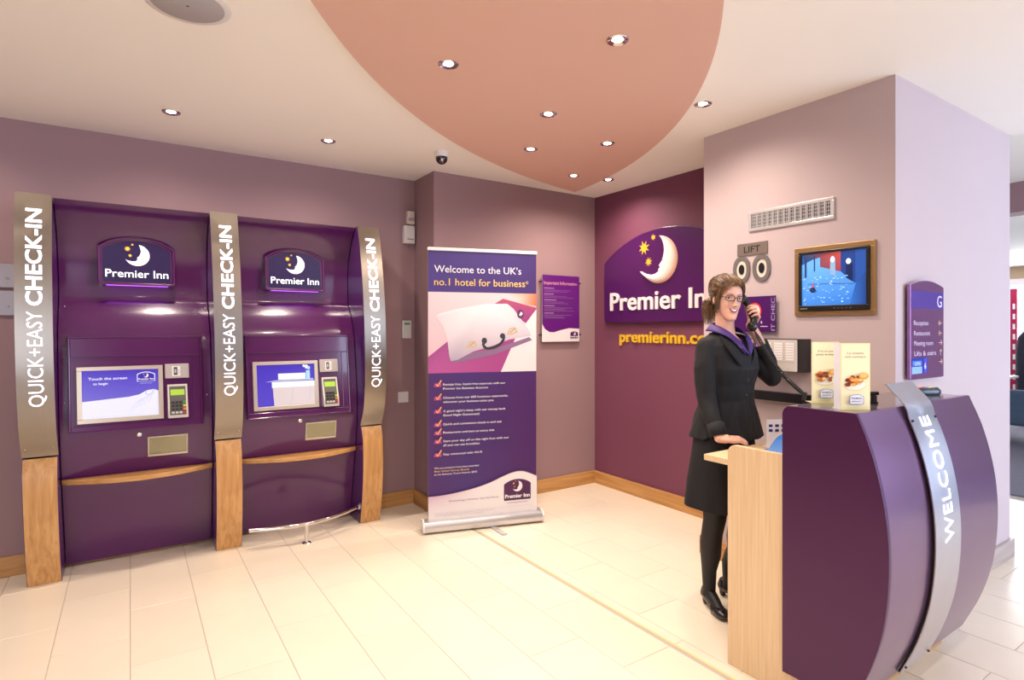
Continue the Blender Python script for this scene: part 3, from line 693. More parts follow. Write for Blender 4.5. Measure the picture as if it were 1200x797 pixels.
rows = [(.112, 'Receipt free, hassle free expenses with our', 'Premier Inn Business Account', .455, .325), (.205, 'Choose from our 600 locations nationwide,', 'wherever your business takes you', .475, .365),
        (.298, 'A good night\u2019s sleep with our money back', 'Good Night Guarantee\u2020', .455, .262), (.390, 'Quick and convenient check in and out', '', .425, 0), (.448, 'Restaurants and bars at every site', '', .37, 0),
        (.508, 'Start your day off on the right foot with our', 'all you can eat breakfast', .48, .262), (.600, 'Stay connected with Wi-Fi', '', .28, 0)]
for dy, l1, l2, w1, w2 in rows:
    y = ph-dy+.022
    A.poly([(.040, y-.006), (.092, y-.006), (.092, y+.012), (.084, y+.024), (.046, y+.024), (.040, y+.012)], ['#b8408c', '#b8408c', '#c65a98', '#8a3484', '#7a2e80', '#8a3484'])
    A.line([(.054, y+.014), (.066, y-.001), (.092, y+.040)], .009, '#f2a860')
    A.text(l1, .105, y+.003, .0155, '#f2ecf4', width=w1, weight=.005)
    if l2: A.text(l2, .105, y-.026, .0155, '#f2ecf4', width=w2, weight=.005)
y = ph-.690
A.text('We are proud to have been awarded', .042, y+.022, .0125, '#efe8f2', width=.318, weight=.004)
A.text('Best Hotel Group Brand', .042, y-.000, .0125, '#f0b848', width=.245, weight=.01)
A.text('at the Business Travel Awards 2010', .042, y-.022, .0125, '#efe8f2', width=.305, weight=.004)
wv = [(0, .163), (.12, .166), (.25, .177), (.40, .197), (.55, .228), (.68, .268), (.78, .292), (.86, .294), (.94, .272), (1, .250)]
pw = [(t/40*W_, interp(wv, t/40)) for t in range(41)]
A.grid(lambda u, v: (u*W_, v*interp(wv, u), 0), 40, 6, lambda u, v: mixc('#efe9ec', '#c596ba', max(0, (1-u*2.2))*v**2*.8))
A.line(pw, .004, '#c9a2b8')
logo(A, .650, .088, .205, .118, .152, bg='#4f1a52', mhi='#f4eef4', mlo='#e0c0a8', r=.006, wt=.024)
A.text('premierinn.com', .650, .068, .012, '#7a6a84', width=.15, align='c', shear=.15)
A.text('Everything\u2019s Premier but the Price', .145, .118, .013, '#8a7a90', width=.36, shear=.1, spacing=1.05)
A.line([(.04, .046), (.76, .046)], .001, '#c4bcc4')
for q in range(2): A.text('* Terms and conditions apply. Details are available online and in the hotel reception area.', .04, .034-.011*q, .006, '#a8a0aa', width=.44-.08*q)
A.build('banner_print', mat('banner_ink', attr=True, rough=0.45, col='#ffffff', var=0.01, vscale=4, val=0.82), pn)

# ------------------------------------------------------------------ information poster on the back wall
ps = empty('information_poster', (3.155, YB, 1.305), 0, 'purple and white Important Information poster on the back wall', 'poster')
w, hgt = .415, .580
obj('backing', bx(-w/2, w/2, -.028, -.022, 0, hgt), M_WHITEP, ps)
A = Art((-w/2, -.0282, 0), (1,0,0), (0,0,1), (0,-1,0)); A.rect(0, 0, w, hgt, '#e4dadd')
A.poly([(0, .155), (.03, .11), (.08, .083), (.13, .082), (.20, .10), (.30, .118), (w, .112), (w, hgt), (0, hgt)], '#5c1272')
A.text('Important Information', .018, hgt-.082, .030, '#cf9a96', width=.37, weight=.005)
rnd = random.Random(4)
y = hgt-.115
for blk in range(5):
    A.rect(.02, y-.003, .02+.10+.04*rnd.random(), y+.003, '#b08ab8'); y -= .017
    for q in range(rnd.choice((2, 3, 3, 2))): A.rect(.02, y-.0018, .02+.18+.16*rnd.random(), y+.0018, '#8c5f9c'); y -= .0125
    y -= .009
logo(A, w-.062, .030, .088, .046, .060, bg='#4a1260', mhi='#f0e8f0', wt=.02)
A.build('poster_print', M_PRINT, ps)
for sx in (-1, 1):
    for z in (.06, hgt-.06): obj('standoff', tube(B(), [(sx*(w/2+.012), 0, z), (sx*(w/2+.012), -.036, z)], .006, 12), M_DARK, ps)

# ------------------------------------------------------------------ big sign and lettering on the plum wall
sg = empty('wall_sign', (XR, 3.128, 1.473), R(-90), 'large arched purple hotel sign with a white moon, on the plum wall', 'sign')
# local: x to the right along the wall (towards -Y), -y out of the wall
O_ = logo_outline(1.36, .525, .755, .03)
obj('sign_board', prism(B(), O_, lambda y, x, z: (x, y, z), -.045, -.012), mat('sign_purple', '#451050', 0.3, var=0.04, vscale=2), sg, bevel=.004)
obj('wall_mount', bx(-.5, .5, -.013, 0, .1, .5), M_DARK, sg)
A = Art((0, -.0452, 0), (1,0,0), (0,0,1), (0,-1,0)); 
A.star(-.200, .612, .062, '#e6ae30', rot=.35); A.star(-.100, .688, .028, '#e6ae30'); A.star(-.150, .492, .040, '#e6ae30')
A.build('stars', M_PRINT, sg)
A = Art((0, -.0452, 0), (1,0,0), (0,0,1), (0,-1,0)); moon(A, -.04, .500, 1.0, .035, '#e8a878', '#f3e4de'); A.build('moon', M_PRINT, sg)
def letters(name, s, x, z, cap, width, y0, dep, weight, m, par, align='l'):
    vs, fs, tw = text_geo(s, weight); sx = width/tw; sy = cap/CAP; b = B()
    bv = [b.verts.new((x+a*sx, y0, z+c*sy)) for a, c in vs]
    for f in fs:
        try: b.faces.new([bv[i] for i in f])
        except ValueError: pass
    r = bmesh.ops.extrude_face_region(b, geom=b.faces[:]); 
    for v in [g for g in r['geom'] if isinstance(g, bmesh.types.BMVert)]: v.co.y -= dep
    return obj(name, b, m, par)
letters('lettering', 'Premier Inn', -.592, .106, .158, 1.13, -.0445, .012, .016, mat('letter_white', '#e6dadc', 0.4, var=0.01), sg)
wl = empty('web_address_letters', (XR, 3.128, 1.25), R(-90), 'yellow raised premierinn.com letters on the plum wall under the sign', 'lettering')
letters('lettering', 'premierinn.com', -.518, .055, .098, 1.036, 0, .016, .022, mat('letter_yellow', '#d9ac2c', 0.35, var=0.02), wl)

# ------------------------------------------------------------------ fittings on the lift wall (X = XB0, facing -X)
def liftside(name, y, z, label, cat, group=None): return empty(name, (XB0, y, z), R(-90), label, cat, group)
vt = liftside('air_vent', 1.775, 1.985, 'long silver air vent grille on the pale wall above the screen', 'vent')
w, hh = .49, .115
b = B()
for x0, x1, z0, z1 in ((-w/2, w/2, 0, .018), (-w/2, w/2, hh-.018, hh), (-w/2, -w/2+.018, .018, hh-.018), (w/2-.018, w/2, .018, hh-.018)): box(b, x0, x1, -.010, 0, z0, z1)
obj('frame', b, M_ALU, vt, bevel=.002); obj('dark_backing', bx(-w/2+.01, w/2-.01, -.0015, 0, .01, hh-.01), M_BLACK, vt)
b = B()
for k in range(42):
    x = -w/2+.018+(w-.036)*(k+.5)/42; box(b, -.0018, .0018, -.008, -.002, .018, hh-.018, Matrix.Translation((x, 0, 0)) @ Matrix.Rotation(R(25), 4, 'Z'))
obj('slats', b, M_ALU, vt, kind='stuff')
b = B()
for k in range(4): z = .018+(hh-.036)*(k+.5)/4; box(b, -w/2+.018, w/2-.018, -.006, -.003, z-.0018, z+.0018)
for k in range(1, 14): x = -w/2+.018+(w-.036)*k/14; box(b, x-.004, x+.004, -.009, -.003, .018, hh-.018)
obj('crossbars', b, M_ALU, vt, kind='stuff')
lf = liftside('lift_sign', 2.0, 1.848, 'small brushed steel LIFT sign above the two oval indicators', 'sign')
obj('plate', bx(-.098, .098, -.006, 0, 0, .072), mat('bronze_plate', '#8d8078', 0.35, metal=0.6, var=0.04), lf, bevel=.001)
A = Art((0, -.0062, 0), (1,0,0), (0,0,1), (0,-1,0)); A.text('LIFT', 0, .017, .038, '#231f20', width=.105, align='c', weight=.012); A.build('lettering', M_PRINT, lf)
for i, (y, lb) in enumerate(((2.069, 'left grey oval lift indicator with a dark centre'), (1.940, 'right grey oval lift indicator with a dark centre'))):
    rt = liftside('lift_indicator', y, 1.768, lb, 'indicator', 'oval lift indicators')
    b = B()
    def oval(rx, rz, y_, n=40): return [b.verts.new((rx*math.copysign(abs(math.cos(2*PI*k/n))**.9, math.cos(2*PI*k/n)), y_, rz*math.copysign(abs(math.sin(2*PI*k/n))**.9, math.sin(2*PI*k/n)))) for k in range(n)]
    r0, r1_, r2_, r3 = oval(.056, .078, 0), oval(.056, .078, -.008), oval(.034, .054, -.008), oval(.034, .054, -.002)
    for p, q in ((r0, r1_), (r1_, r2_), (r2_, r3)):
        for k in range(40): b.faces.new((p[k], p[(k+1)%40], q[(k+1)%40], q[k]))
    obj('surround', b, mat('grey_anodised', '#7c7674', 0.4, metal=0.5, var=0.03), rt, smooth=True)
    obj('lens', prism(B(), [(.034*math.cos(2*PI*k/32), .054*math.sin(2*PI*k/32)) for k in range(32)], lambda y_, x, z: (x, y_, z), -.003, 0), mat('pale_ring', '#d8cdc0', 0.4, var=0.02), rt)
    obj('call_button', prism(B(), [(.018*math.cos(2*PI*k/24), .030*math.sin(2*PI*k/24)) for k in range(24)], lambda y_, x, z: (x, y_, z), -.007, -.001), M_BLACK, rt)
# purple notice behind the woman's hand
nt_ = liftside('purple_notice', 1.975, 1.400, 'square purple notice with white letters, behind the hand holding the phone', 'notice')
obj('board', bx(-.132, .132, -.022, -.016, 0, .205), mat('notice_purple', '#45105a', 0.3, var=0.02), nt_, bevel=.001); obj('standoff', bx(-.01, .01, -.017, 0, .09, .11), M_DARK, nt_)
A = Art((0, -.0222, 0), (1,0,0), (0,0,1), (0,-1,0))
A.text('IT CHEC', .128, .008, .024, '#a79ac8', width=.185, weight=.0, rot=R(90))
A.ell(.004, .120, .042, .048, '#f03a3a'); A.ell(.004, .120, .033, .038, '#f2ded4'); A.text('s', .042, .050, .018, '#e8e0f0', weight=.03); A.rect(.040, .030, .085, .034, '#d8cce4')
A.build('notice_print', M_PRINT, nt_)
# cctv monitor
tv = liftside('cctv_monitor', 1.535, 1.487, 'wall monitor in a bronze frame showing a blue security camera view', 'monitor')
w, hh = .408, .366
b = B(); f_ = .026
for x0, x1, z0, z1 in ((-w/2, w/2, 0, f_), (-w/2, w/2, hh-f_, hh), (-w/2, -w/2+f_, f_, hh-f_), (w/2-f_, w/2, f_, hh-f_)): box(b, x0, x1, -.012, 0, z0, z1)
obj('wall_frame', b, mat('bronze_frame', '#a8875c', 0.35, metal=0.7, var=0.05), tv, bevel=.002)
b = B(); x0_, x1_, z0_, z1_ = -w/2+f_, w/2-f_, f_, hh-f_
for x0, x1, z0, z1 in ((x0_, x1_, z0_, z0_+.028), (x0_, x1_, z1_-.013, z1_), (x0_, x0_+.015, z0_+.028, z1_-.013), (x1_-.015, x1_, z0_+.028, z1_-.013)): box(b, x0, x1, -.022, 0, z0, z1)
bz = obj('bezel', b, M_BLACK, tv, bevel=.003)
sw, sh = x1_-x0_-.03, z1_-z0_-.041
A = Art((x0_+.015, -.012, z0_+.028), (1,0,0), (0,0,1), (0,-1,0)); p_ = lambda x, y: (x*sw, y*sh)
A.grid(lambda u, v: (u*sw, v*sh, 0), 10, 8, lambda u, v: mixc('#5f9fe0', '#2f6fc4', min(1, max(0, .9-v*1.1+.3*u*u))))
A.poly([p_(*q) for q in ((0,.80),(.20,.90),(.30,.92),(.62,.66),(.62,1),(0,1))], ['#23488c', '#2c3c60', '#6a3c48', '#8a3c44', '#a04038', '#2c4a7a'])
A.poly([p_(*q) for q in ((.30,.74),(.62,.62),(.62,1),(.30,1))], ['#70404e', '#8a3a48', '#b04840', '#7c3c44'])
A.poly([p_(*q) for q in ((.62,.62),(.84,.38),(.84,1),(.62,1))], '#1c3a80'); A.poly([p_(*q) for q in ((.84,.40),(1,.2),(1,1),(.84,1))], '#214a96')
A.poly([p_(*q) for q in ((.46,.58),(.54,.55),(.54,.88),(.46,.88))], '#7f9cc0'); A.poly([p_(*q) for q in ((.70,.50),(.80,.42),(.80,.76),(.70,.74))], '#10204e')
A.poly([p_(*q) for q in ((.76,0),(1,0),(1,.6),(.84,.36))], ['#2a62b4', '#183c80', '#1a3a7a', '#2450a0'])
A.poly([p_(*q) for q in ((.05,.55),(.08,.55),(.08,.93),(.05,.93))], '#1a3260'); A.poly([p_(*q) for q in ((.20,.66),(.22,.66),(.22,.96),(.20,.96))], '#20345c')
A.line([p_(.1, .42), p_(.45, .41), p_(.82, .38)], .003, '#244a80'); A.ell(*p_(.74,.80), .012, .014, '#e8f4ff'); A.ell(*p_(.50,.86), .010, .016, '#cfe4ff')
for q in range(60):
    rx, ry = rnd.random()*.72, rnd.random()*.55; A.rect(rx*sw, ry*sh, rx*sw+.010, ry*sh+.004, mixc('#6aa6e6', '#a8ccf4', rnd.random()), up=False)
A.k += 1
A.poly([p_(*q) for q in ((.13,.30),(.17,.36),(.22,.34),(.24,.28),(.20,.24),(.15,.26))], '#1a2a50'); A.ell(*p_(.19,.39), .006, .010, '#b04860'); A.line([p_(.12,.34), p_(.25,.27)], .003, '#28324e')
A.build('screen', mat('monitor_image', attr=True, rough=0.3, col='#ffffff', es=0.65), bz)
A = Art((x0_, -.0222, z0_), (1,0,0), (0,0,1), (0,-1,0)); [A.rect(.010+.007*q, .009, .0145+.007*q, .015, '#8a8a70', up=False) for q in range(6)]
for q in range(5): A.ell(.19+.02*q, .012, .002, .002, '#9a9aa0')
A.build('monitor_marks', M_PRINT, bz)
# fire alarm panel
fp = liftside('fire_alarm_panel', 1.815, 1.186, 'white fire alarm panel with rows of label slots, behind the phone cord', 'alarm panel')
obj('cabinet', bx(-.235, .160, -.055, 0, 0, .178), M_DARK, fp, bevel=.002)
fc = obj('fascia', bx(-.233, .118, -.060, -.055, .002, .172), mat('panel_grey', '#cfc8c4', 0.4, var=0.02), fp, bevel=.001)
A = Art((-.233, -.0602, .002), (1,0,0), (0,0,1), (0,-1,0))
for c_ in range(5):
    for r_ in range(7): A.rect(.022+.066*c_, .060+.014*r_, .022+.066*c_+.048, .060+.014*r_+.010, '#efeceb', up=False); A.ell(.022+.066*c_+.054, .065+.014*r_, .002, .002, '#5a5658', 8, up=False)
A.k += 1; A.rect(.02, .048, .335, .050, '#9a9490'); A.ell(.272, .040, .003, .003, '#d8d040'); A.ell(.300, .010, .002, .002, '#50484a')
A.build('zone_labels', M_PRINT, fc)
# dark shelf and trunking under the panel
sh_ = liftside('wall_shelf', 1.66, 1.015, 'short black shelf on the pale wall, below the fire alarm panel', 'shelf')
obj('board', bx(-.36, .05, -.035, 0, .0, .052), M_BLACK, sh_, bevel=.002); 
# directory sign on the block's lit face (Y = YB0)
ds = empty('directory_sign', (3.300, YB0, 1.172), 0, 'arched purple floor directory headed G, on the pale wall right of the desk', 'sign')
w = .385; O_ = logo_outline(w, .458, .485, .006)
obj('board', prism(B(), O_, lambda y, x, z: (x, y, z), -.028, -.012), mat('directory_purple', '#94609c', 0.22, metal=0.6, coat=1.0, var=0.02), ds, bevel=.002)
obj('wall_mount', bx(-.15, .15, -.013, 0, .05, .42), M_DARK, ds)
A = Art((-w/2, -.0283, 0), (1,0,0), (0,0,1), (0,-1,0))
A.rect(.004, .345, w-.004, .432, '#4a2c86'); A.text('G', w-.082, .356, .062, '#e6dcf4', width=.055)
rowz = (.275, .225, .176, .126, .080)
for z, t, ar in zip(rowz, ('Reception', 'Restaurant', 'Meeting room', 'Lifts & stairs', ''), ('l', 'l', 'r', 'u', 'r')):
    if t: A.text(t, .035, z-.011, .024, '#d8c8de', width=.017*len(t)+.01, weight=.0)
    cx, cy = w-.048, z
    if ar == 'u': A.line([(cx, cy-.016), (cx, cy+.016)], .0045, '#e0b090'); A.line([(cx-.012, cy+.004), (cx, cy+.018), (cx+.012, cy+.004)], .0045, '#e0b090')
    else:
        s = -1 if ar == 'l' else 1; A.line([(cx-s*.018, cy), (cx+s*.018, cy)], .0045, '#e0b090'); A.line([(cx+s*.004, cy+.013), (cx+s*.02, cy), (cx+s*.004, cy-.013)], .0045, '#e0b090')
A.build('directory_print', M_PRINT, ds)
A = Art((-w/2, -.0286, 0), (1,0,0), (0,0,1), (0,-1,0)); A.rect(.012, .028, .185, .105, '#2a2a9c'); A.rect(.012, .028, .125, .062, '#8fb4f0'); A.rect(.02, .068, .12, .09, '#4f86e0'); A.rect(.145, .03, .178, .10, '#4a48c8')
A.text('6', .150, .05, .03, '#e8f0ff', weight=.02); A.text('OTIS', .045, .068, .016, '#e8f0ff', width=.06, weight=.01)
A.build('blue_sticker', M_PRINT, ds)

# ------------------------------------------------------------------ reception desk
dk = empty('reception_desk', (2.6, 1.2, 0), 0, 'curved purple reception desk with oak end panel and a WELCOME strip', 'desk')
def D(b): 
    for v in b.verts: v.co -= Vector((2.6, 1.2, 0))
    return b
FR = [(.10, 1.008), (.25, .945), (.40, .904), (.55, .886), (.70, .885), (.85, .902), (1.0, .938), (1.125, .985)]
M_DESK = mat('desk_purple_metallic', '#7c5a7c', 0.30, metal=0.72, coat=0.3, var=0.02, vscale=2)
M_DESKS = mat('desk_side_purple', '#481a47', 0.36, metal=0.35, coat=0.15, var=0.02, vscale=2)
n = 40; cur = [(interp(FR, .10+1.025*k/n), .10+1.025*k/n) for k in range(n+1)]
b = B(); prism(b, cur+[(y+.018, z) for y, z in cur[::-1]], lambda x, y, z: (x, y, z), 2.100, 3.085); obj('front_panel', D(b), M_DESK, dk, smooth=True)
b = B(); prism(b, [(y+.0, z) for y, z in cur]+[(1.225, 1.125), (1.240, 1.121), (1.252, 1.110), (1.257, 1.094), (1.257, .10)], lambda x, y, z: (x, y, z), 2.088, 2.106)
obj('side_panel', D(b), M_DESKS, dk, bevel=.002)
b = B(); prism(b, [(y+.02, z) for y, z in cur if z < 1.11]+[(1.240, 1.105), (1.240, .10)], lambda x, y, z: (x, y, z), 3.062, 3.080); obj('side_panel', D(b), M_DESKS, dk)
b = B(); box(b, 2.107, 3.075, 1.000, 1.245, 1.105, 1.123); obj('counter_top', D(b), mat('counter_grey', '#5d5560', 0.18, coat=0.4, var=0.04), dk, bevel=.002)
# oak end panel with a rounded top corner
c_ = []
for k in range(7): a_ = k/6*PI/2; c_.append((1.512-.035+.035*math.sin(PI/2-a_) if False else 1.477+.035*math.cos(a_), .895+.035*math.sin(a_)))
b = B(); prism(b, [(1.06, 0), (1.512, 0)]+c_+[(1.06, .930)], lambda x, y, z: (x, y, z), 2.107, 2.132); obj('end_panel', D(b), M_OAKP, dk, bevel=.0015)
b = B(); box(b, 2.133, 2.975, 1.06, 1.634, .840, .866); box(b, 2.108, 2.133, 1.513, 1.634, .840, .866); obj('worktop', D(b), wood('pale_oak_top', '#d2b289', '#dfc49e', (3, 110, 110), 0.35), dk, bevel=.002)
b = B(); box(b, 2.135, 3.060, 1.225, 1.243, .866, 1.105); obj('upstand', D(b), M_DESKS, dk)
b = B(); box(b, 2.133, 3.05, 1.075, 1.100, 0, .12); box(b, 3.03, 3.05, 1.1, 1.225, 0, .12); obj('plinth', D(b), M_OAKH, dk)
b = B(); box(b, 2.133, 2.975, 1.20, 1.22, .12, .84); obj('modesty_panel', D(b), M_OAKP, dk)
b = B(); box(b, 2.955, 2.975, 1.26, 1.60, 0, .84); obj('end_panel', D(b), M_OAKP, dk)
# steel strip over the front, its tongue turned up above the counter
ST = [(interp(FR, z)-.016, z) for z in [.115+.97*k/36 for k in range(37)]]
ST += [(.957, 1.105), (.962, 1.120), (.970, 1.135), (.981, 1.149), (.996, 1.165), (1.034, 1.207)]
b = B(); prism(b, ST+[(y+.004, z-.001) for y, z in ST[::-1]], lambda x, y, z: (x, y, z), 2.415, 2.640); stp = obj('welcome_strip', D(b), mat('welcome_steel', '#cbc8d0', 0.30, metal=1.0, var=0.04, vscale=10, aniso=0.3), dk, smooth=True)
b = B(); prism(b, [(y+.004, z) for y, z in ST[:37]]+[(y+.014, z) for y, z in ST[:37][::-1]], lambda x, y, z: (x, y, z), 2.430, 2.440); obj('strip_bracket', D(b), M_BLACK, stp)
sty = lambda z: interp([(z_, y_) for y_, z_ in ST[:37]], z)
vs, fs, tw = text_geo('WELCOME', 0.0, 1.06); b = B(); cap = .080; z0, LZ = .630, .455
bv = [b.verts.new((2.5275+cap/2-ty*cap/CAP, sty(z0+tx*LZ/tw)-.0022, z0+tx*LZ/tw)) for tx, ty in vs]
for f in fs:
    try: b.faces.new([bv[i] for i in f])
    except ValueError: pass
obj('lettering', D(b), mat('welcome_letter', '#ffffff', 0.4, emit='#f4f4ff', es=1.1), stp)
for x in (2.428, 2.628):
    for z in (1.075, .145): obj('screw', D(ball(B(), (x, sty(z)-.002, z), .005)), M_DARK, stp)

# things on the desk
def menu_card(x, y, lean, label, t1, t2, side=True):
    rt = empty('menu_card', (x, y, 1.1235), R(-33.7)+lean, label, 'menu card', 'breakfast menu cards on the counter')
    w, h = .108, .243
    b = B(); box(b, -w/2, w/2, -.001, .001, 0, h); bd = obj('front_sheet', b, mat('card_cream', '#efe4b8', 0.5, var=0.01), rt)
    b = B(); box(b, -.001, .001, 0, .045, 0, h, Matrix.Translation((-w/2, 0, 0)) @ Matrix.Rotation(R(-4 if side else -50), 4, 'Z')); obj('side_sheet', b, mat('card_pale', '#dfe0ea', 0.4, var=0.02), rt)
    b = B(); box(b, -w/2+.034, w/2+.034, .058, .060, 0, h*.98); obj('back_sheet', b, mat('card_cream', '#efe4b8'), rt)
    b = B(); box(b, -w/2+.004, w/2-.004, 0, .058, 0, .002); obj('base_sheet', b, mat('card_cream', '#efe4b8'), rt)
    A = Art((-w/2, -.0012, 0), (1,0,0), (0,0,1), (0,-1,0))
    A.rect(0, 0, w, h, '#f0e2a4'); A.rect(.004, .01, w-.004, h-.004, '#f3e9c0')
    A.text(t1, w/2, h-.040, .0085, '#6a604e', width=.062, align='c'); A.text(t2, w/2, h-.053, .0085, '#6a604e', width=.075, align='c')
    A.ell(w*.48, .090, .042, .022, '#e6dcae'); A.ell(w*.48, .092, .038, .018, '#f4efdc')
    r2 = random.Random(hash(t1) % 7 + 3)
    for k in range(26):
        A.ell(w*.42+r2.uniform(-.026, .03), .103+r2.uniform(-.012, .018), r2.uniform(.006, .012), r2.uniform(.004, .008), r2.choice(['#d8842c', '#c06a2a', '#8a3a20', '#e8a84a', '#e07a30', '#a84a24', '#f0d090']), 10)
    A.ell(w*.74, .124, .018, .012, '#e0a048'); A.ell(w*.74, .126, .013, .008, '#eec070')
    A.poly([(w/2+x_, .022+y_) for x_, y_ in logo_outline(.052, .028, .036, .003)], '#8a90b0'); A.poly([(w/2+x_, .024+y_) for x_, y_ in logo_outline(.047, .025, .032, .003)], '#e8e8f0')
    A.text('PREMIER', w/2, .040, .007, '#4a5080', width=.040, align='c', weight=.005); A.text('BREAKFAST', w/2, .030, .005, '#4a5080', width=.036, align='c', weight=.005)
    A.build('menu_print', M_PRINT, bd)
menu_card(2.298, 1.202, 0, 'cream breakfast menu card with fried food, on the counter, partly hidden behind the other', 'A lot on your', 'plate today?', False)
menu_card(2.195, 1.041, 0, 'front cream breakfast menu card with a plate of food, on the counter', 'Cut croissants', 'not corners')
# dark remote with coloured keys
rc = empty('remote_handset', (2.94, 1.10, 1.1235), R(-22), 'dark curved remote with red and yellow keys, on the counter right of the steel strip', 'remote')
b = B(); loft(b, [(0, 0, .0, .070, .026, .026), (0, 0, .010, .078, .030, .030), (0, 0, .024, .076, .029, .029), (0, 0, .034, .066, .022, .022)], 28, 2.6); obj('shell', b, mat('navy_plastic', '#1c2838', 0.3, var=0.05), rc, smooth=True)
for k in range(12):
    cc = ('#c84040', '#e0a030', '#d8d060', '#8a90a8')[k % 4]; b = B(); ball(b, (-.045+.022*(k//3)+.01, -.014+.013*(k % 3), .034), .006, .004, .003); obj('key', b, mat('remote_'+cc, cc, 0.4), rc)
# black tool and pen behind the strip
st_ = empty('black_stapler', (2.41, 1.115, 1.1235), R(-38), 'black stapler lying on the counter behind the steel strip', 'stapler')
obj('base', bx(-.055, .055, -.012, .012, 0, .008), M_BLACK, st_, bevel=.003); b = B(); box(b, -.06, .06, -.010, .010, 0, .014, Matrix.Translation((0, 0, .030)) @ Matrix.Rotation(R(-4), 4, 'Y')); obj('arm', b, M_BLACK, st_, bevel=.004)
obj('hinge', bx(.035, .05, -.009, .009, .006, .032), M_DARK, st_)
pn_ = tube(B(), [(0, 0, .006), (.05, .045, .006)], .005, 8); o = obj('ballpoint_pen', pn_, mat('pen_grey', '#5a6478', 0.3, var=0.03), None, loc=(2.300, 1.055, 1.1235)); tag(o, 'small grey pen lying beside the front menu card', 'pen')
# worktop items: leaflet, blue folder, keyboard, tray
bf = empty('blue_folder', (2.345, 1.385, .8668), R(0), 'bright blue folder lying open on the worktop behind the oak panel', 'folder')
b = B(); box(b, -.19, .10, -.09, .135, 0, .008); obj('base', b, mat('blue_plastic', '#0d66b8', 0.35, var=0.05), bf)
b = B(); n = 12; pts = [(-.03+.13*k/n, .002+.075*math.sin(PI/2*k/n)) for k in range(n+1)]
prism(b, pts+[(x, z-.003) for x, z in pts[::-1]], lambda y, x, z: (x, y, z), -.085, .085); obj('curled_cover', b, mat('blue_plastic', '#0d66b8'), bf, smooth=True)
pl = empty('paper_leaflet', (2.50, 1.535, .8668), R(-30), 'small white leaflet with blue marks standing on the worktop by the blue folder', 'leaflet')
obj('sheet', bx(-.045, .05, -.001, .001, 0, .130), mat('paper', '#eceaf2', 0.6, var=0.01), pl); obj('foot', bx(-.045, .05, .0, .04, 0, .002), mat('paper', '#eceaf2'), pl)
A = Art((-.045, -.0012, 0), (1,0,0), (0,0,1), (0,-1,0))
for q in range(3):
    for r_ in range(2): A.rect(.010+.03*q, .095-.022*r_, .028+.03*q, .107-.022*r_, '#26306e')
A.build('leaflet_print', M_PRINT, pl)
kb = empty('computer_keyboard', (2.72, 1.57, .8668), R(0), 'black keyboard on the oak worktop beside the woman', 'keyboard')
obj('tray', bx(-.09, .20, -.035, .035, 0, .012), M_BLACK, kb, bevel=.003)
b = B()
for q in range(14):
    for r_ in range(3): box(b, -.085+.0198*q, -.085+.0198*q+.016, -.030+.021*r_, -.030+.021*r_+.016, .012, .017)
obj('keys', b, M_DARK, kb, kind='stuff')
yp = empty('yellow_note', (2.58, 1.45, .8668), R(-30), 'yellow card standing on the worktop behind the white leaflet', 'card')
obj('sheet', bx(-.03, .03, -.001, .001, 0, .155), mat('yellow_card', '#e8d070', 0.6, var=0.02), yp); obj('foot', bx(-.03, .03, 0, .03, 0, .002), mat('yellow_card', '#e8d070'), yp)

# ------------------------------------------------------------------ glimpse of the restaurant
bs = empty('booth_bench', (9.1, 2.62, .008), R(0), 'blue-grey striped bench seat in the restaurant at the right edge', 'bench')
M_ST = mat('striped_fabric', '#4a5a6c', 0.9, var=0.25, vscale=3, stretch=(.3, .3, 14))
obj('back', bx(-.10, .0, -.8, .8, .22, .66), M_ST, bs, bevel=.03); obj('seat', bx(0, .55, -.8, .8, .22, .44), M_ST, bs, bevel=.03)
for y in (-.72, .72):
    for x in (.0, .5): obj('leg', bx(x, x+.05, y-.03, y+.03, 0, .22), mat('red_wood', '#5a2430', 0.5), bs)
hc = empty('high_back_chair', (10.62, 2.60, .008), R(75), 'dark navy high-back chair at the far right edge of the picture', 'chair')
b = B(); loft(b, [(0, 0, .42, .24, .05, .05), (0, 0, .75, .26, .055, .055), (0, .02, 1.1, .25, .055, .05), (0, .03, 1.28, .22, .05, .045), (0, .035, 1.37, .14, .04, .03), (0, .035, 1.40, .05, .02, .015)], 28, 2.6); obj('backrest', b, mat('navy_fabric', '#141a2c', 0.85, var=0.1), hc, smooth=True)
obj('seat', bx(-.24, .24, -.50, .0, .38, .47), mat('navy_fabric', '#141a2c'), hc, bevel=.03)
for x in (-.2, .2):
    for y in (-.45, -.04): obj('leg', tube(B(), [(x, y, .38), (x*1.05, y, 0)], .017, 10), M_DARK, hc)
rp = empty('red_pillar_display', (10.98, 2.95, .008), 0, 'tall narrow red and white panel in front of the far window', 'display')
obj('panel', bx(-.03, .03, -.04, .04, .02, 2.0), mat('crimson', '#a81c48', 0.4, var=0.05), rp); obj('foot', bx(-.12, .12, -.12, .12, 0, .02), M_DARK, rp)
A = Art((-.0305, .04, .0), (0,-1,0), (0,0,1), (-1,0,0), step=.001)
for q in range(9): A.rect(.03, .5+.15*q, .06, .58+.15*q, '#f0e6ea')
A.build('panel_print', M_PRINT, rp)
tb = empty('dining_table', (10.03, 3.24, .008), 0, 'white-topped dining table by the far window', 'table')
obj('tabletop', bx(-.35, .35, -.5, .5, .72, .75), M_WHITEP, tb, bevel=.005)
obj('pedestal', tube(B(), [(0, 0, .02), (0, 0, .72)], .035, 14), M_DARK, tb); obj('foot', lathe(B(), [(0, .03), (.22, .02), (.24, 0)], 24), M_DARK, tb)
ex = empty('exit_sign', (9.6, 2.86, 2.0), R(-90), 'small green lit exit sign hanging in the restaurant', 'sign')
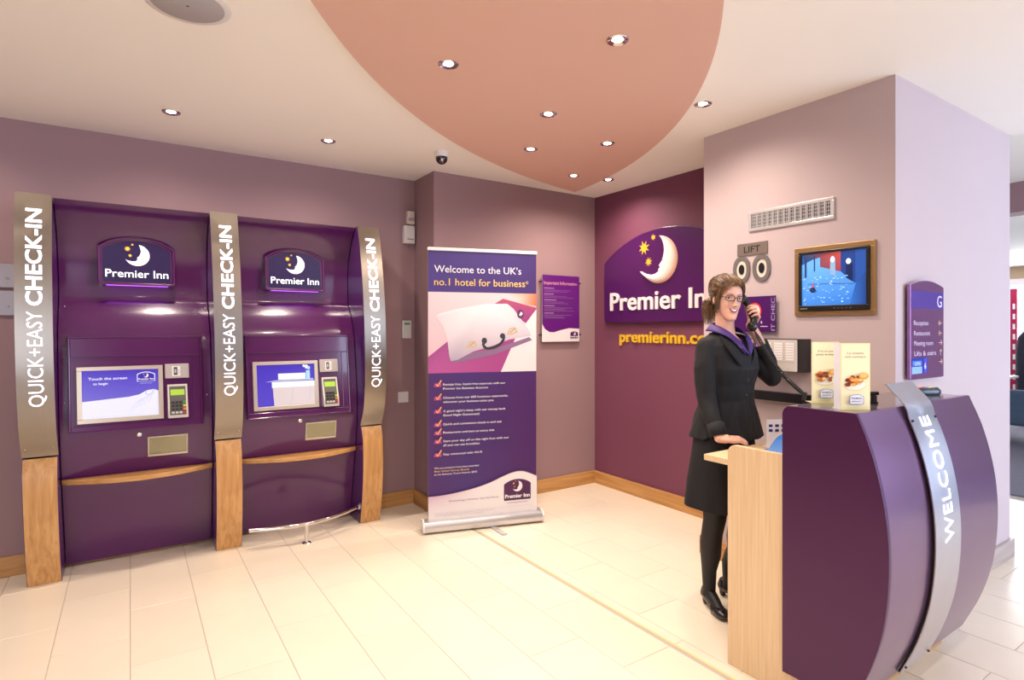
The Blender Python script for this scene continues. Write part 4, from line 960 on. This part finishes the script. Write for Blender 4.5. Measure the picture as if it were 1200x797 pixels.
A = Art((-.14, -.011, 0), (1,0,0), (0,0,1), (0,-1,0), step=.001); A.rect(0, 0, .28, .11, '#2fae72'); A.poly([(.19,.055),(.22,.085),(.22,.065),(.26,.065),(.26,.045),(.22,.045),(.22,.025)], '#f0fff6'); A.text('EXIT', .02, .03, .045, '#f0fff6', width=.14)
obj('case', bx(-.14, .14, -.01, .01, 0, .11), M_WHITEP, ex); A.build('sign_face', M_SCREEN, ex); obj('hanger', bx(-.004, .004, -.004, .004, .11, .38), M_WHITEP, ex)
#PERSON
# ------------------------------------------------------------------ the woman on the telephone
RT = Vector((2.52, 1.82, 0))
wm = empty('person', RT, 0, 'woman in a black suit and purple collar, smiling on the phone behind the desk', 'person')
M_SKIN = mat('skin', '#dca893', 0.5, var=0.04, vscale=30, bump=0.05, bscale=400)
M_SKIN.node_tree.nodes['Principled BSDF'].inputs['Subsurface Weight'].default_value = 0.12
M_SKIN.node_tree.nodes['Principled BSDF'].inputs['Subsurface Radius'].default_value = (0.02, 0.008, 0.004)
M_SUIT = mat('black_suit', '#0e0d12', 0.85, var=0.12, vscale=40, bump=0.3, bscale=500)
M_TIGHT = mat('black_tights', '#100e12', 0.6, var=0.1, vscale=30)
M_SHOE = mat('black_leather', '#0c0b0e', 0.28, coat=0.3, var=0.05)
M_BLOUSE = mat('purple_blouse', '#41206f', 0.6, var=0.08, vscale=20)
M_HAIR = mat('brown_hair', attr=True, rough=0.42, col='#ffffff', var=0.10, vscale=60, stretch=(1, 1, .3), bump=0.4, bscale=300)
M_HAIRB = mat('brown_hair_base', '#4e3524', 0.5, var=0.30, vscale=25, stretch=(1, 1, .25), bump=0.5, bscale=250)
def sh(b):
    for v in b.verts: v.co -= RT
    return b
# head frame: x to her left, -y out of the face, z up
HC = Vector((2.488, 1.790, 1.561))
HM = Matrix.Translation(HC) @ Matrix.Rotation(R(-25), 4, 'Z') @ Matrix.Rotation(R(3), 4, 'X') @ Matrix.Rotation(R(4), 4, 'Y') @ Matrix.Scale(.88, 4)
HT = [(-.117, -.072, -.050, .010), (-.111, -.083, -.030, .021), (-.097, -.086, -.008, .033), (-.072, -.084, .022, .045), (-.04, -.084, .055, .057), (-.01, -.086, .080, .066),
      (.02, -.087, .090, .071), (.05, -.089, .095, .073), (.075, -.080, .092, .070), (.095, -.062, .080, .060), (.110, -.037, .058, .042), (.119, -.008, .028, .016)]
YF = [(z, a) for z, a, b_, c in HT]; YBK = [(z, b_) for z, a, b_, c in HT]; RX = [(z, c) for z, a, b_, c in HT]
g = lambda x, s: math.exp(-(x/s)**2)
def face_dy(x, z):
    d = 0.0
    for sx in (-1, 1):
        d += .0090*g(x-sx*.031, .016)*g(z-.010, .013)           # eye sockets
        d -= .0045*g(x-sx*.028, .020)*g(z-.034, .008)           # brows
        d -= .0085*g(x-sx*.037, .016)*g(z+.026, .016)           # smiling cheeks
        d -= .0070*g(x-sx*.0105, .006)*g(z+.029, .007)          # nostril wings
        d += .0040*g(x-sx*.030, .007)*g(z+.050, .016)           # smile folds
    nz = max(0, min(1, (.022-z)/.048)); 
    if z > -.042: d -= (.005+.023*nz**1.2)*g(x, .0075+.003*nz)*(1 if z > -.030 else g(z+.030, .007))*g(min(0, .022-z), .012)
    d -= .0055*g(x, .024)*g(z+.056, .018)                       # mouth mound
    d += .0035*g(x, .018)*g(z+.078, .006)                       # under the lip
    d -= .0060*g(x, .017)*g(z+.099, .013)                       # chin
    return d
def head_bm(bm):
    SEG, NR = 120, 100; vs = []
    for i in range(NR+1):
        z = -.117+.236*(.5-.5*math.cos(PI*i/NR)); yf, yb, rx = interp(YF, z), interp(YBK, z), interp(RX, z); r = []
        cy = min(max((yf+yb)/2, yf+.005), yb); 
        for k in range(SEG):
            a = 2*PI*k/SEG; c, s = math.cos(a), math.sin(a); e = 2/2.15
            x = rx*math.copysign(abs(c)**e, c); y = cy+(yb-cy if s > 0 else cy-yf)*math.copysign(abs(s)**e, s)
            if s < 0: y += face_dy(x, z)*min(1, -s*1.8)
            r.append(bm.verts.new(HM @ Vector((x, y, z))))
        vs.append(r)
    for i in range(NR):
        for k in range(SEG): bm.faces.new((vs[i][k], vs[i][(k+1)%SEG], vs[i+1][(k+1)%SEG], vs[i+1][k]))
    bm.faces.new(vs[0][::-1]); bm.faces.new(vs[-1])
def limb(bm, pts, rad, seg=20): tube(bm, pts, rad, seg, round_ends=True)
def hand(bm, P0, f, nrm, tz, curls, spread=1.0, thumb=(.55, .5), L=1.0):
    """P0 wrist end of the palm, f along the palm, nrm out of its back, tz = hint for the thumb side"""
    f = Vector(f).normalized(); n = Vector(nrm); n = (n-f*n.dot(f)).normalized(); s = f.cross(n)
    if s.dot(Vector(tz)) < 0: s = -s
    P0 = Vector(P0)
    limb(bm, [P0-f*.01, P0+f*.02], [.021, .022], 14)
    for o, r in ((-.024, .0105), (-.009, .0115), (.007, .012), (.022, .0115)): limb(bm, [P0+s*o*.6+f*.005, P0+s*o+f*.05-n*.002, P0+s*o+f*.078], [.0125, r+.001, r-.001], 12)
    limb(bm, [P0+f*.012+s*.010-n*.006, P0+f*.045+s*.024-n*.009], [.013, .011], 12)
    for (o, l, r), cu in zip(((.0265, .070, .0080), (.0090, .078, .0082), (-.0088, .072, .0078), (-.0255, .056, .0070)), curls):
        p = P0+f*.080+s*o; pts = [p-f*.012, p]; rad = [r+.0012, r+.0008]; ang = 0; fan = s*(o*.5*(spread-1))
        for k, (fr, c) in enumerate(zip((.46, .31, .23), cu)):
            ang += c; d = (f*math.cos(ang)-n*math.sin(ang)+fan).normalized(); p = p+d*l*fr*L; pts.append(p); rad.append(r-.0007*(k+1))
        limb(bm, pts, rad, 12)
    p = P0+f*.022+s*.022-n*.008; a, c = thumb
    d1 = (f*math.cos(a)+s*math.sin(a)-n*c*.5).normalized(); d2 = (f*math.cos(a*.6)+s*math.sin(a*.6)-n*c).normalized(); d3 = (f*math.cos(a*.3)-n*c*1.1).normalized()
    limb(bm, [p-d1*.01, p+d1*.030, p+d1*.030+d2*.026, p+d1*.030+d2*.026+d3*.020], [.0115, .0100, .0092, .0078], 12)
bm = B(); head_bm(bm)
for s in (-1, 1):
    ball(bm, HM @ Vector((s*.072, .012, .004)), .007, .016, .027, M=Matrix.Rotation(R(-25), 4, 'Z') @ Matrix.Rotation(R(s*18), 4, 'Z'))
limb(bm, [HM @ Vector((0, .018, -.05)), (2.498, 1.808, 1.44), (2.503, 1.812, 1.39), (2.508, 1.815, 1.35)], [.044, .045, .050, .07])
loft(bm, [(2.53, 1.82, .86, .15, .10, .10), (2.53, 1.82, .95, .14, .10, .10), (2.53, 1.82, 1.06, .115, .082, .085), (2.525, 1.82, 1.22, .140, .110, .088), (2.52, 1.82, 1.30, .150, .100, .085), (2.515, 1.82, 1.345, .135, .078, .075), (2.505, 1.815, 1.385, .055, .054, .055)], 32, 2.2)
RS, RE, RW = (2.39, 1.825, 1.315), (2.337, 1.80, 1.095), (2.292, 1.692, .915)
LS, LE, LW = (2.652, 1.82, 1.315), (2.785, 1.735, 1.165), (2.672, 1.742, 1.372)
limb(bm, [RS, RE], [.038, .034]); limb(bm, [RE, (2.318, 1.76, 1.02), RW], [.036, .036, .024])
limb(bm, [LS, LE], [.038, .034]); limb(bm, [LE, (2.745, 1.735, 1.25), LW, (2.640, 1.752, 1.432)], [.036, .036, .025, .022])
hand(bm, (2.288, 1.676, .908), (.70, -.70, -.02), (-.1, -.1, 1), (.66, .7, 0), [(.45, .75, .45), (.45, .8, .5), (.5, .85, .5), (.55, .85, .5)], 1.25, (.8, .35))
hand(bm, (2.634, 1.754, 1.442), (-.30, -.62, .62), (.85, -.45, .0), (0, .2, 1), [(.55, 1.15, .75), (.6, 1.2, .75), (.65, 1.2, .8), (.7, 1.2, .8)], 1.0, (.9, .55))
for s, hx, kn, an in ((0, 2.452, (2.425, 1.815, .47), (2.462, 1.875, .095)), (1, 2.612, (2.605, 1.79, .47), (2.628, 1.878, .095))):
    limb(bm, [(hx, 1.825, .88), ((hx+kn[0])/2, 1.815, .68), kn, (kn[0]+.010, kn[1]+.030, .34), (an[0]-.006, an[1]-.004, .19), an], [.085, .072, .050, .046, .028, .020])
bm2 = bm
body = remesh('body', sh(bm2), .0026, M_SKIN, wm, sm=1, smf=.4)
bv = BVHTree.FromPolygons([v.co.copy() for v in body.data.vertices], [tuple(p.vertices) for p in body.data.polygons])
fw = (HM.to_3x3() @ Vector((0, -1, 0))).normalized()
def fp_(x, z, h=0.0):
    o = HM @ Vector((x, -.25, z)) - RT; hit = bv.ray_cast(o, -fw, .4)
    p = hit[0] if hit[0] is not None else HM @ Vector((x, -.085, z)) - RT
    return p+fw*h
def face_art(): return Art((0,0,0), (1,0,0), (0,0,1), (0,-1,0), step=.00035, warp=lambda x, y, h: fp_(x, y, h+.0004))
def band(a, xs, top, bot, col, lift=0.0):
    n = len(xs)-1; a.grid(lambda u, v: (xs[round(u*n)], bot[round(u*n)]*(1-v)+top[round(u*n)]*v, lift*math.sin(PI*v)), n, 4, lambda u, v: lin(col) if not isinstance(col, tuple) else mixc(col[0], col[1], v))
# eyes, brows, lips, teeth follow the surface of the face
for s in (-1, 1):
    a = face_art(); N_ = 12; xs = [s*.0315+.0138*(2*k/N_-1) for k in range(N_+1)]
    zt_ = [.0100+.0052*math.sin(PI*k/N_)**.8 for k in range(N_+1)]; zb_ = [.0100-.0034*math.sin(PI*k/N_)**.8 for k in range(N_+1)]
    band(a, xs, zt_, zb_, '#e9e2e0', .002); [a.poly([(s*.0315-.001+rr*math.cos(q*PI/8), .0112+rr*.92*math.sin(q*PI/8), .0024+hh_) for q in range(16)], cc) for rr, cc, hh_ in ((.0050, '#3f4a40', 0), (.0026, '#0c0a0a', .0003))]
    a.build('eye', mat('eye_surface', attr=True, rough=0.15, col='#ffffff'), wm)
    a = face_art(); band(a, xs, [z+.0020 for z in zt_], [z-.0006 for z in zt_], '#1c1010', .0022); a.build('eyelashes', M_PRINT, wm)
    a = face_art(); xs = [s*(.014+.036*k/8) for k in range(9)]; zc = [.0285+.0065*math.sin(PI*(k/8)**.8*.75) for k in range(9)]
    band(a, xs, [z+.0022*(1-k/12) for k, z in enumerate(zc)], [z-.0020*(1-k/12) for k, z in enumerate(zc)], '#6a4630', .0008); a.build('eyebrow', M_PRINT, wm)
N_ = 18; us = [2*k/N_-1 for k in range(N_+1)]; xs = [.0275*u for u in us]
crn = -.0435; q_ = lambda c, p=2.0: [c+(crn-c)*abs(u)**p for u in us]
a = face_art(); band(a, xs, q_(-.0480, 2.2), q_(-.0715, 2.4), '#5a1c20'); band(a, xs, q_(-.0468, 2.0), q_(-.0512, 2.0), ('#c4605c', '#b85450'), .0016); band(a, xs, q_(-.0638, 2.3), q_(-.0718, 2.3), ('#c86864', '#bc5c58'), .0022); a.build('lips', mat('lip_surface', attr=True, rough=0.35, col='#ffffff'), wm)
a = face_art(); a.k = 3; xt = [.0225*u for u in us]; band(a, xt, [z+.0000 for z in q_(-.0508, 2.2)], [min(z, -.0466) for z in q_(-.0608, 2.2)], '#efe4e0', .0004); a.build('teeth', mat('tooth_enamel', attr=True, rough=0.2, col='#ffffff'), wm)
# glasses
M_LENS = mat('lens_glass', '#ffffff', 0.02, trans=1.0, spec=.2); M_LENS.node_tree.nodes['Principled BSDF'].inputs['IOR'].default_value = 1.08
gl = obj('glasses', B(), mat('glasses_frame', '#2c1418', 0.3, var=0.05), wm)
b = B()
def rim(cx):
    pts = []
    for k in range(28):
        t = 2*PI*k/28; c, s = math.cos(t), math.sin(t); pts.append((cx+.0245*math.copysign(abs(c)**.55, c), .0135*math.copysign(abs(s)**.55, s)))
    return pts
for s in (-1, 1):
    P_ = rim(s*.0325); yy = lambda x: -.0965+.010*(abs(x)/.057)**2
    tube(b, [HM @ Vector((x, yy(x), .010+z)) for x, z in P_+P_[:2]], .0018, 6, caps=False)
    tube(b, [HM @ Vector(p) for p in ((s*.0565, -.088, .015), (s*.066, -.078, .015), (s*.0735, -.03, .014), (s*.0755, .005, .012), (s*.0745, .020, -.006))], .0019, 6)
tube(b, [HM @ Vector(p) for p in ((-.009, -.0968, .013), (0, -.0985, .0145), (.009, -.0968, .013))], .0018, 6)
bmesh.ops.recalc_face_normals(sh(b), faces=b.faces[:]); b.to_mesh(gl.data); b.free(); gl.data.shade_smooth()
for s in (-1, 1):
    b = B(); P_ = rim(s*.0325); b.faces.new([b.verts.new(HM @ Vector((x, -.0958+.010*(abs(x)/.057)**2, .010+z))) for x, z in P_]); obj('lens', sh(b), M_LENS, gl)
# hair: base shell, then swept-back strands, ponytail, loose side locks
bm = B(); CC = Vector((0, .008, .020))
rings = []
for k in range(17):
    z = -.075+.208*k/16; zz = min(max(z/1.08-.004, -.12), .1185); rx = interp(RX, zz); yf, yb = interp(YF, zz), interp(YBK, zz); cy = (yf+yb)/2
    gr = .012+.010*max(0, z/.13); rings.append((0, cy+.006, z, rx+gr*.9, (cy-yf)+gr*.55, (yb-cy)+gr+.006))
loft(bm, rings+[(0, .012, .1365, .022, .03, .03)], 48, 2.15)
for v in bm.verts: v.co = HM @ v.co
tmp = bm.copy(); tmp.normal_update(); hb = BVHTree.FromBMesh(tmp); tmp.free(); IM = HM.inverted()
def hairline(p):
    x, y, z = p; ax = abs(x)
    if y < -.045: zc = .084 - max(0, ax-.035)*1.5
    elif y < .000: zc = .048+(y+.045)/.045*(-.040)
    elif y < .03: zc = .010+(y)/.03*(-.05)
    else: zc = -.062
    return z < zc
hs_ = remesh('hair', sh(bm), .004, M_HAIRB, wm, sm=2, cut=lambda c: hairline(IM @ (c+RT)))
rnd = random.Random(7)
HCOL = ['#3c2618', '#4c3220', '#5e4028', '#71502f', '#86623c', '#9a7648', '#51351f', '#664529']
T0 = Vector((-.012, .118, .022))
class Strands:
    def __init__(s): s.b = B(); s.lay = s.b.loops.layers.float_color.new('Col')
    def add(s, pts, r, col, tip=.25, seg=5):
        n0 = len(s.b.faces); n = len(pts); tube(s.b, pts, [r*(1-(1-tip)*max(0, k/(n-1)-.5)*2)*(.35 if k == 0 else .8 if k == 1 else 1) for k in range(n)], seg)
        s.b.faces.ensure_lookup_table()
        for f in s.b.faces[n0:]:
            for l in f.loops: l[s.lay] = (*lin(col), 1)
    def done(s, name, par, kind='stuff'): return obj(name, sh(s.b), M_HAIR, par, smooth=True, kind=kind)
def onhair(d, lift):
    d = Vector(d).normalized(); o = HM @ CC; w = (HM.to_3x3() @ d).normalized(); hit = hb.ray_cast(o, w, .4)
    return (hit[0] if hit[0] is not None else o+w*.11)+w*lift
st = Strands(); nS = 620
for i in range(nS):
    t = -1+2*(i+rnd.random())/nS; az = t*PI*.62                       # 0 = forehead
    st0 = Vector((math.sin(az)*.075, -math.cos(az)*.088, .080-.060*max(0, abs(t)-.30)/.70*1.4-.02*max(0, abs(t)-.7)))
    d0 = (st0-CC).normalized(); d1 = (T0-CC).normalized(); pts = []; ph1, ph2 = rnd.random()*6, rnd.random()*6; n = 12; lf = rnd.uniform(-.001, .004)
    om = d0.angle(d1); vol = .010*max(0, 1-abs(t)*1.3)
    for k in range(n+1):
        u = k/n; d = (d0*math.sin((1-u)*om)+d1*math.sin(u*om))/math.sin(om)
        d = d+Vector((.05*math.sin(ph1+3*u), 0, .22*math.sin(PI*u)*(1-abs(t))+.02*math.sin(ph2+5*u)))
        pts.append(onhair(d, lf+vol*math.sin(PI*min(1, u*1.3))+.0012*math.sin(ph2+7*u)))
    st.add(pts[int(rnd.random()*1.6):], rnd.uniform(.0007, .0014), rnd.choice(HCOL), seg=4)
st.done('swept_back_strands', hs_)
st = Strands(); TW_ = HM @ T0
for i in range(330):
    a = rnd.random()*2*PI; rr = math.sqrt(rnd.random()); ln = rnd.uniform(.10, .185); pts = []; ph1, ph2 = rnd.random()*6, rnd.random()*6; am = rnd.uniform(.003, .009)
    for k in range(13):
        u = k/12; wd = .011+.037*math.sin(PI*min(1, u*.75+.08)); 
        c = T0+Vector((-.012*u+.0, .030*math.sin(PI*min(1, u*1.1)*.7), .012*math.sin(PI*u*.8)*1.5-ln*u**1.15))
        pts.append(HM @ (c+Vector((math.cos(a)*wd*rr*1.05+am*math.sin(ph1+11*u), math.sin(a)*wd*rr+am*math.cos(ph2+9*u), .02*math.cos(a)*(1-u)))))
    st.add(pts, rnd.uniform(.0009, .0018), rnd.choice(HCOL), seg=4)
st.done('ponytail', hs_)
obj('hair_tie', sh(tube(B(), [TW_-fw*0+Vector((math.cos(q*PI/6)*.014, 0, math.sin(q*PI/6)*.014)) for q in range(13)], .004, 8, caps=False)), M_BLACK, hs_)
st = Strands()
for s in (-1, 1):
    for i in range(110 if s < 0 else 30):
        x0 = rnd.uniform(.0, 1.0); pts = []; ph = rnd.random()*6; ln = rnd.uniform(.10, .165) if i % 3 else rnd.uniform(.06, .09)
        for k in range(10):
            u = k/9; pts.append(HM @ Vector((s*(.0700+.008*math.sin(PI*min(1, u*1.2))-.012*u*u+.002*math.sin(ph+6*u)), -.062+.046*x0+.030*u+.004*math.sin(ph+4*u), .072-.012*x0-ln*u)))
        st.add(pts, rnd.uniform(.0007, .0013), rnd.choice(HCOL), seg=4)
def onface(p, lift):                                                  # a point lifted off the scalp or face, seen from the head's centre
    o = HM @ CC - RT; w = (HM.to_3x3() @ (Vector(p)-CC)).normalized(); hit = bv.ray_cast(o, w, .3)
    q = (hit[0] if hit[0] is not None else o+w*.09)+w*lift
    return q+RT
KEY = [(.018, -.052, .112), (-.012, -.075, .090), (-.042, -.076, .066), (-.062, -.058, .040), (-.069, -.040, .008), (-.068, -.026, -.028)]
for i in range(190):                                                  # side-swept fringe, parted over her left eye
    t = i/190; pts = []; ph = rnd.random()*6; off = rnd.uniform(-1, 1)
    for k in range(13):
        u = k/12*(1-.25*(i % 3)*.5); q = u*(len(KEY)-1); a_ = min(int(q), len(KEY)-2); f_ = q-a_; P_ = Vector(KEY[a_]).lerp(Vector(KEY[a_+1]), f_)
        P_ += Vector((.010*(1-t), .026*t, .020*t*(1-u)+.002*math.sin(ph+5*u)+.003*off))
        pts.append(onface(P_, .005+.006*math.sin(PI*min(1, u*1.5))+.0012*math.sin(ph+4*u)+.003*t))
    st.add(pts, rnd.uniform(.0007, .0013), rnd.choice(HCOL), seg=4)
st.done('loose_locks', hs_)
# jacket, blouse, skirt
TOR = [(2.535, 1.825, .872, .206, .152, .158), (2.535, 1.825, .95, .184, .136, .141), (2.53, 1.82, 1.06, .148, .108, .112), (2.528, 1.82, 1.14, .154, .116, .112), (2.525, 1.82, 1.22, .168, .140, .115),
       (2.522, 1.82, 1.29, .176, .124, .110), (2.52, 1.82, 1.335, .168, .100, .100), (2.515, 1.82, 1.368, .125, .080, .088), (2.508, 1.815, 1.392, .080, .068, .076), (2.506, 1.812, 1.415, .062, .060, .066)]
bm = B(); loft(bm, TOR, 40, 2.25)
limb(bm, [(2.385, 1.825, 1.325), (2.350, 1.818, 1.22), RE], [.055, .052, .046]); limb(bm, [RE, (2.322, 1.768, 1.03), (2.297, 1.700, .930)], [.046, .043, .033])
limb(bm, [(2.655, 1.822, 1.322), (2.73, 1.78, 1.24), LE], [.055, .052, .046]); limb(bm, [LE, (2.752, 1.735, 1.25), (2.700, 1.738, 1.325)], [.047, .044, .035])
VX = 2.512
def vcut(c):
    p = c+RT
    if p.z > 1.400 and abs(p.x-VX) < .078 and abs(p.y-1.81) < .1: return True
    if p.y < 1.80 and p.z > 1.285 and abs(p.x-VX-.004) < .062*(p.z-1.285)/.10: return True
    if (p-Vector((2.300, 1.708, .945))).dot(Vector((-.25, -.55, -.78))) > -.004 and p.z < .96 and p.x < 2.36: return True
    if (p-Vector((2.700, 1.738, 1.325))).dot(Vector((-.55, .05, .83))) > -.002 and p.z > 1.31 and p.x > 2.64 and p.y < 1.80 and p.z < 1.42: return True
    return False
def wrinkle(o, amp, sc):
    nr = [v.normal.copy() for v in o.data.vertices]
    for v, vn in zip(o.data.vertices, nr):
        p = v.co; v.co = p+vn*(noise.noise(Vector((p.x*sc, p.y*sc, p.z*sc*.6)))*amp+noise.noise(Vector((p.x*sc*2.3+5, p.y*sc*2.3, p.z*sc*1.2)))*amp*.5)
for P0_, P1_, r_ in (((2.306, 1.722, .968), (2.2935, 1.692, .912), .0355), ((2.716, 1.7375, 1.300), (2.690, 1.741, 1.345), .0370)):
    b = B(); d_ = (Vector(P1_)-Vector(P0_)); tube(b, [Vector(P0_)+d_*t for t in (0, .5, 1)], [r_+.0050, r_+.0045, r_+.0035], 24, caps=False); o = obj('cuff', sh(b), M_SUIT, wm, smooth=True); q = o.modifiers.new('t', 'SOLIDIFY'); q.thickness = .003
jk = remesh('jacket', sh(bm), .005, M_SUIT, wm, sm=4, cut=vcut); wrinkle(jk, .005, 16)
so = jk.modifiers.new('thick', 'SOLIDIFY'); so.thickness = .003; so.offset = -1
bm = B(); loft(bm, [(a_, b_, z, rx-.010, rf-.008, rb-.01) for a_, b_, z, rx, rf, rb in TOR[4:]], 40, 2.25)
bl = remesh('blouse', sh(bm), .005, M_BLOUSE, wm, sm=3, cut=lambda c: (c.z > 1.405) or (c.y < 0 and c.z > 1.325 and abs(c.x+RT.x-VX) < .050*(c.z-1.325)/.06))
def ribbon(name, up, lo, m, par, th=.002, n=40):
    """cloth between an upper and a lower edge curve (lists of control points)"""
    def cr(P, t):
        P = [Vector(p) for p in P]; k = min(int(t*(len(P)-1)), len(P)-2); f = t*(len(P)-1)-k; p0, p1, p2, p3 = P[max(k-1, 0)], P[k], P[k+1], P[min(k+2, len(P)-1)]
        return .5*((2*p1)+(p2-p0)*f+(2*p0-5*p1+4*p2-p3)*f*f+(3*p1-p0-3*p2+p3)*f**3)
    b = B(); A_ = [[b.verts.new(cr(up, i/n).lerp(cr(lo, i/n), j/4)+Vector((0, 0, .004*math.sin(PI*j/4)))) for j in range(5)] for i in range(n+1)]
    for i in range(n):
        for j in range(4): b.faces.new((A_[i][j], A_[i+1][j], A_[i+1][j+1], A_[i][j+1]))
    o = obj(name, sh(b), m, par, smooth=True); s_ = o.modifiers.new('t', 'SOLIDIFY'); s_.thickness = th; return o
up = [(2.516, 1.686, 1.300), (2.487, 1.705, 1.350), (2.452, 1.745, 1.402), (2.440, 1.800, 1.432), (2.465, 1.862, 1.446), (2.505, 1.880, 1.450), (2.548, 1.862, 1.446), (2.572, 1.800, 1.432), (2.560, 1.745, 1.402), (2.535, 1.705, 1.350), (2.518, 1.684, 1.300)]
lo = [(2.512, 1.678, 1.290), (2.455, 1.690, 1.335), (2.418, 1.735, 1.380), (2.412, 1.805, 1.402), (2.445, 1.885, 1.408), (2.505, 1.908, 1.410), (2.568, 1.885, 1.408), (2.598, 1.805, 1.402), (2.592, 1.735, 1.380), (2.560, 1.690, 1.335), (2.522, 1.678, 1.290)]
ribbon('collar', up, lo, M_BLOUSE, wm)
# lapels and buttons
for s in (-1, 1):
    u_ = [(VX+s*.092, 1.775, 1.388), (VX+s*.078, 1.715, 1.345), (VX+s*.045, 1.686, 1.285), (VX+s*.010, 1.688, 1.215)]
    l_ = [(VX+s*.100, 1.778, 1.380), (VX+s*.112, 1.722, 1.320), (VX+s*.085, 1.693, 1.265), (VX+s*.014, 1.687, 1.200)]
    ribbon('lapel', u_, l_, M_SUIT, jk, .003, 20)
for z in (1.17, 1.09): obj('button', sh(ball(B(), (2.526, 1.698 if z > 1.1 else 1.708, z), .009, .004, .009)), M_SHOE, jk, smooth=True)
obj('lapel_pin', sh(ball(B(), (2.595, 1.695, 1.335), .008, .003, .008)), mat('pin_purple', '#8a50b0', 0.2, metal=.5, var=.02), jk, smooth=True)
b = B(); n = 56; vs = []
for (z, rx, rf, rb) in ((.96, .150, .110, .116), (.88, .172, .124, .130), (.76, .190, .140, .146), (.66, .206, .155, .164), (.58, .213, .163, .174), (.532, .217, .167, .180), (.530, .213, .163, .176), (.60, .207, .157, .168)):
    r = []
    for k in range(n):
        a_ = 2*PI*k/n; c, s = math.cos(a_), math.sin(a_); q = 1+.030*(.96-z)/.43*math.sin(5*a_+.6)+.016*(.96-z)/.43*math.sin(9*a_+2)
        r.append(b.verts.new((2.515+rx*q*c, 1.825+(rb if s > 0 else rf)*q*s, z+.008*math.sin(a_-.5))))
    vs.append(r)
for i in range(len(vs)-1):
    for k in range(n): b.faces.new((vs[i][k], vs[i][(k+1)%n], vs[i+1][(k+1)%n], vs[i+1][k]))
obj('skirt', sh(b), M_SUIT, wm, smooth=True)
# tights and shoes
for hx, kn, an, toe in ((2.452, (2.425, 1.815, .47), (2.462, 1.875, .095), (-.42, -.90)), (2.612, (2.605, 1.79, .47), (2.628, 1.878, .095), (.1, -.99))):
    b = B(); tube(b, [((hx+kn[0])/2, 1.815, .68), kn, (kn[0]+.005, kn[1]+.018, .40), (kn[0]+.010, kn[1]+.030, .34), (kn[0]+.014, kn[1]+.034, .28), (an[0]-.006, an[1]-.004, .19), an, (an[0], an[1]+.005, .06)], [.076, .0545, .051, .0525, .050, .0365, .0315, .033], 24); obj('tights', sh(b), M_TIGHT, wm, smooth=True)
    d = Vector((*toe, 0)).normalized(); A0 = Vector((an[0], an[1], 0)); RM = Matrix.Rotation(math.atan2(d.y, d.x), 4, 'Z')
    bm = B(); limb(bm, [A0+d*.00+Vector((0, 0, .075)), A0+d*.05+Vector((0, 0, .055)), A0+d*.11+Vector((0, 0, .028)), A0+d*.145+Vector((0, 0, .024))], [.030, .028, .024, .018]); f2 = remesh('foot', sh(bm), .004, M_TIGHT, wm, sm=2)
    bm = B()
    limb(bm, [A0-d*.030+Vector((0, 0, .075)), A0-d*.034+Vector((0, 0, .055))], [.026, .029]); limb(bm, [A0-d*.02+Vector((0, 0, .052)), A0+d*.05+Vector((0, 0, .034))], [.027, .026])
    ball(bm, A0+d*.115+Vector((0, 0, .026)), .056, .037, .024, M=RM); ball(bm, A0+d*.085+Vector((0, 0, .026)), .055, .038, .024, M=RM); limb(bm, [A0-d*.036+Vector((0, 0, .05)), A0-d*.036+Vector((0, 0, .010))], [.022, .015])
    for v in bm.verts: v.co.z = max(v.co.z, .002)
    ce = A0+d*.035
    def cutshoe(c, ce=ce, d=d, A0=A0):
        p = c+RT; q = p-A0; return q.z > .052 and q.dot(d) > -.012 and q.dot(d) < .062 and q.z > .075-.4*max(0, q.dot(d))
    so_ = remesh('shoe', sh(bm), .0035, M_SHOE, wm, sm=2, cut=cutshoe)
    for v in so_.data.vertices: v.co.z = max(v.co.z, .001)
# telephone handset with coiled cord
EAR, MTH = Vector((2.578, 1.772, 1.572)), Vector((2.548, 1.692, 1.430)); ax = (MTH-EAR).normalized(); out = Vector((.9, -.42, .0)); out = (out-ax*out.dot(ax)).normalized()
th = empty('telephone_handset', MTH, 0, 'black telephone handset in the woman\u2019s raised hand, with a cord down to the desk', 'telephone')
def tp(b):
    for v in b.verts: v.co -= MTH
    return b
mid = (EAR+MTH)/2+out*.022
obj('grip', tp(tube(B(), [EAR+out*.012, EAR.lerp(mid, .5)+out*.014, mid, MTH.lerp(mid, .5)+out*.014, MTH+out*.012], [.017, .0155, .0145, .0155, .018], 16, round_ends=True)), M_BLACK, th, smooth=True)
for nm, P in (('earpiece', EAR), ('mouthpiece', MTH)):
    q = Matrix.Translation(P) @ out.to_track_quat('Z', 'Y').to_matrix().to_4x4(); obj(nm, tp(lathe(B(), [(0, -.010), (.018, -.012), (.024, -.006), (.025, .008), (.020, .018), (0, .022)], 24, q)), M_BLACK, th, smooth=True)
C0, C1 = MTH+ax*.024+out*.006, Vector((2.262, 1.262, 1.150)); cp = []; n = 620
for k in range(n+1):
    u = k/n; c = C0.lerp(C1, u)+Vector((0, 0, -.035*math.sin(PI*u))); t = (C1-C0).normalized(); s1 = t.cross(Vector((0, 0, 1))).normalized(); s2 = s1.cross(t); a_ = 2*PI*62*u; rr = .0062*min(1, 12*u, 12*(1-u))
    cp.append(c+s1*math.cos(a_)*rr+s2*math.sin(a_)*rr)
obj('coiled_cord', tp(tube(B(), cp, .0030, 5)), M_BLACK, th, smooth=True)
obj('cord_plug', tp(tube(B(), [C1+Vector((0, 0, .012)), C1-Vector((-.004, -.01, .02))], .007, 10)), M_DARK, th, smooth=True)
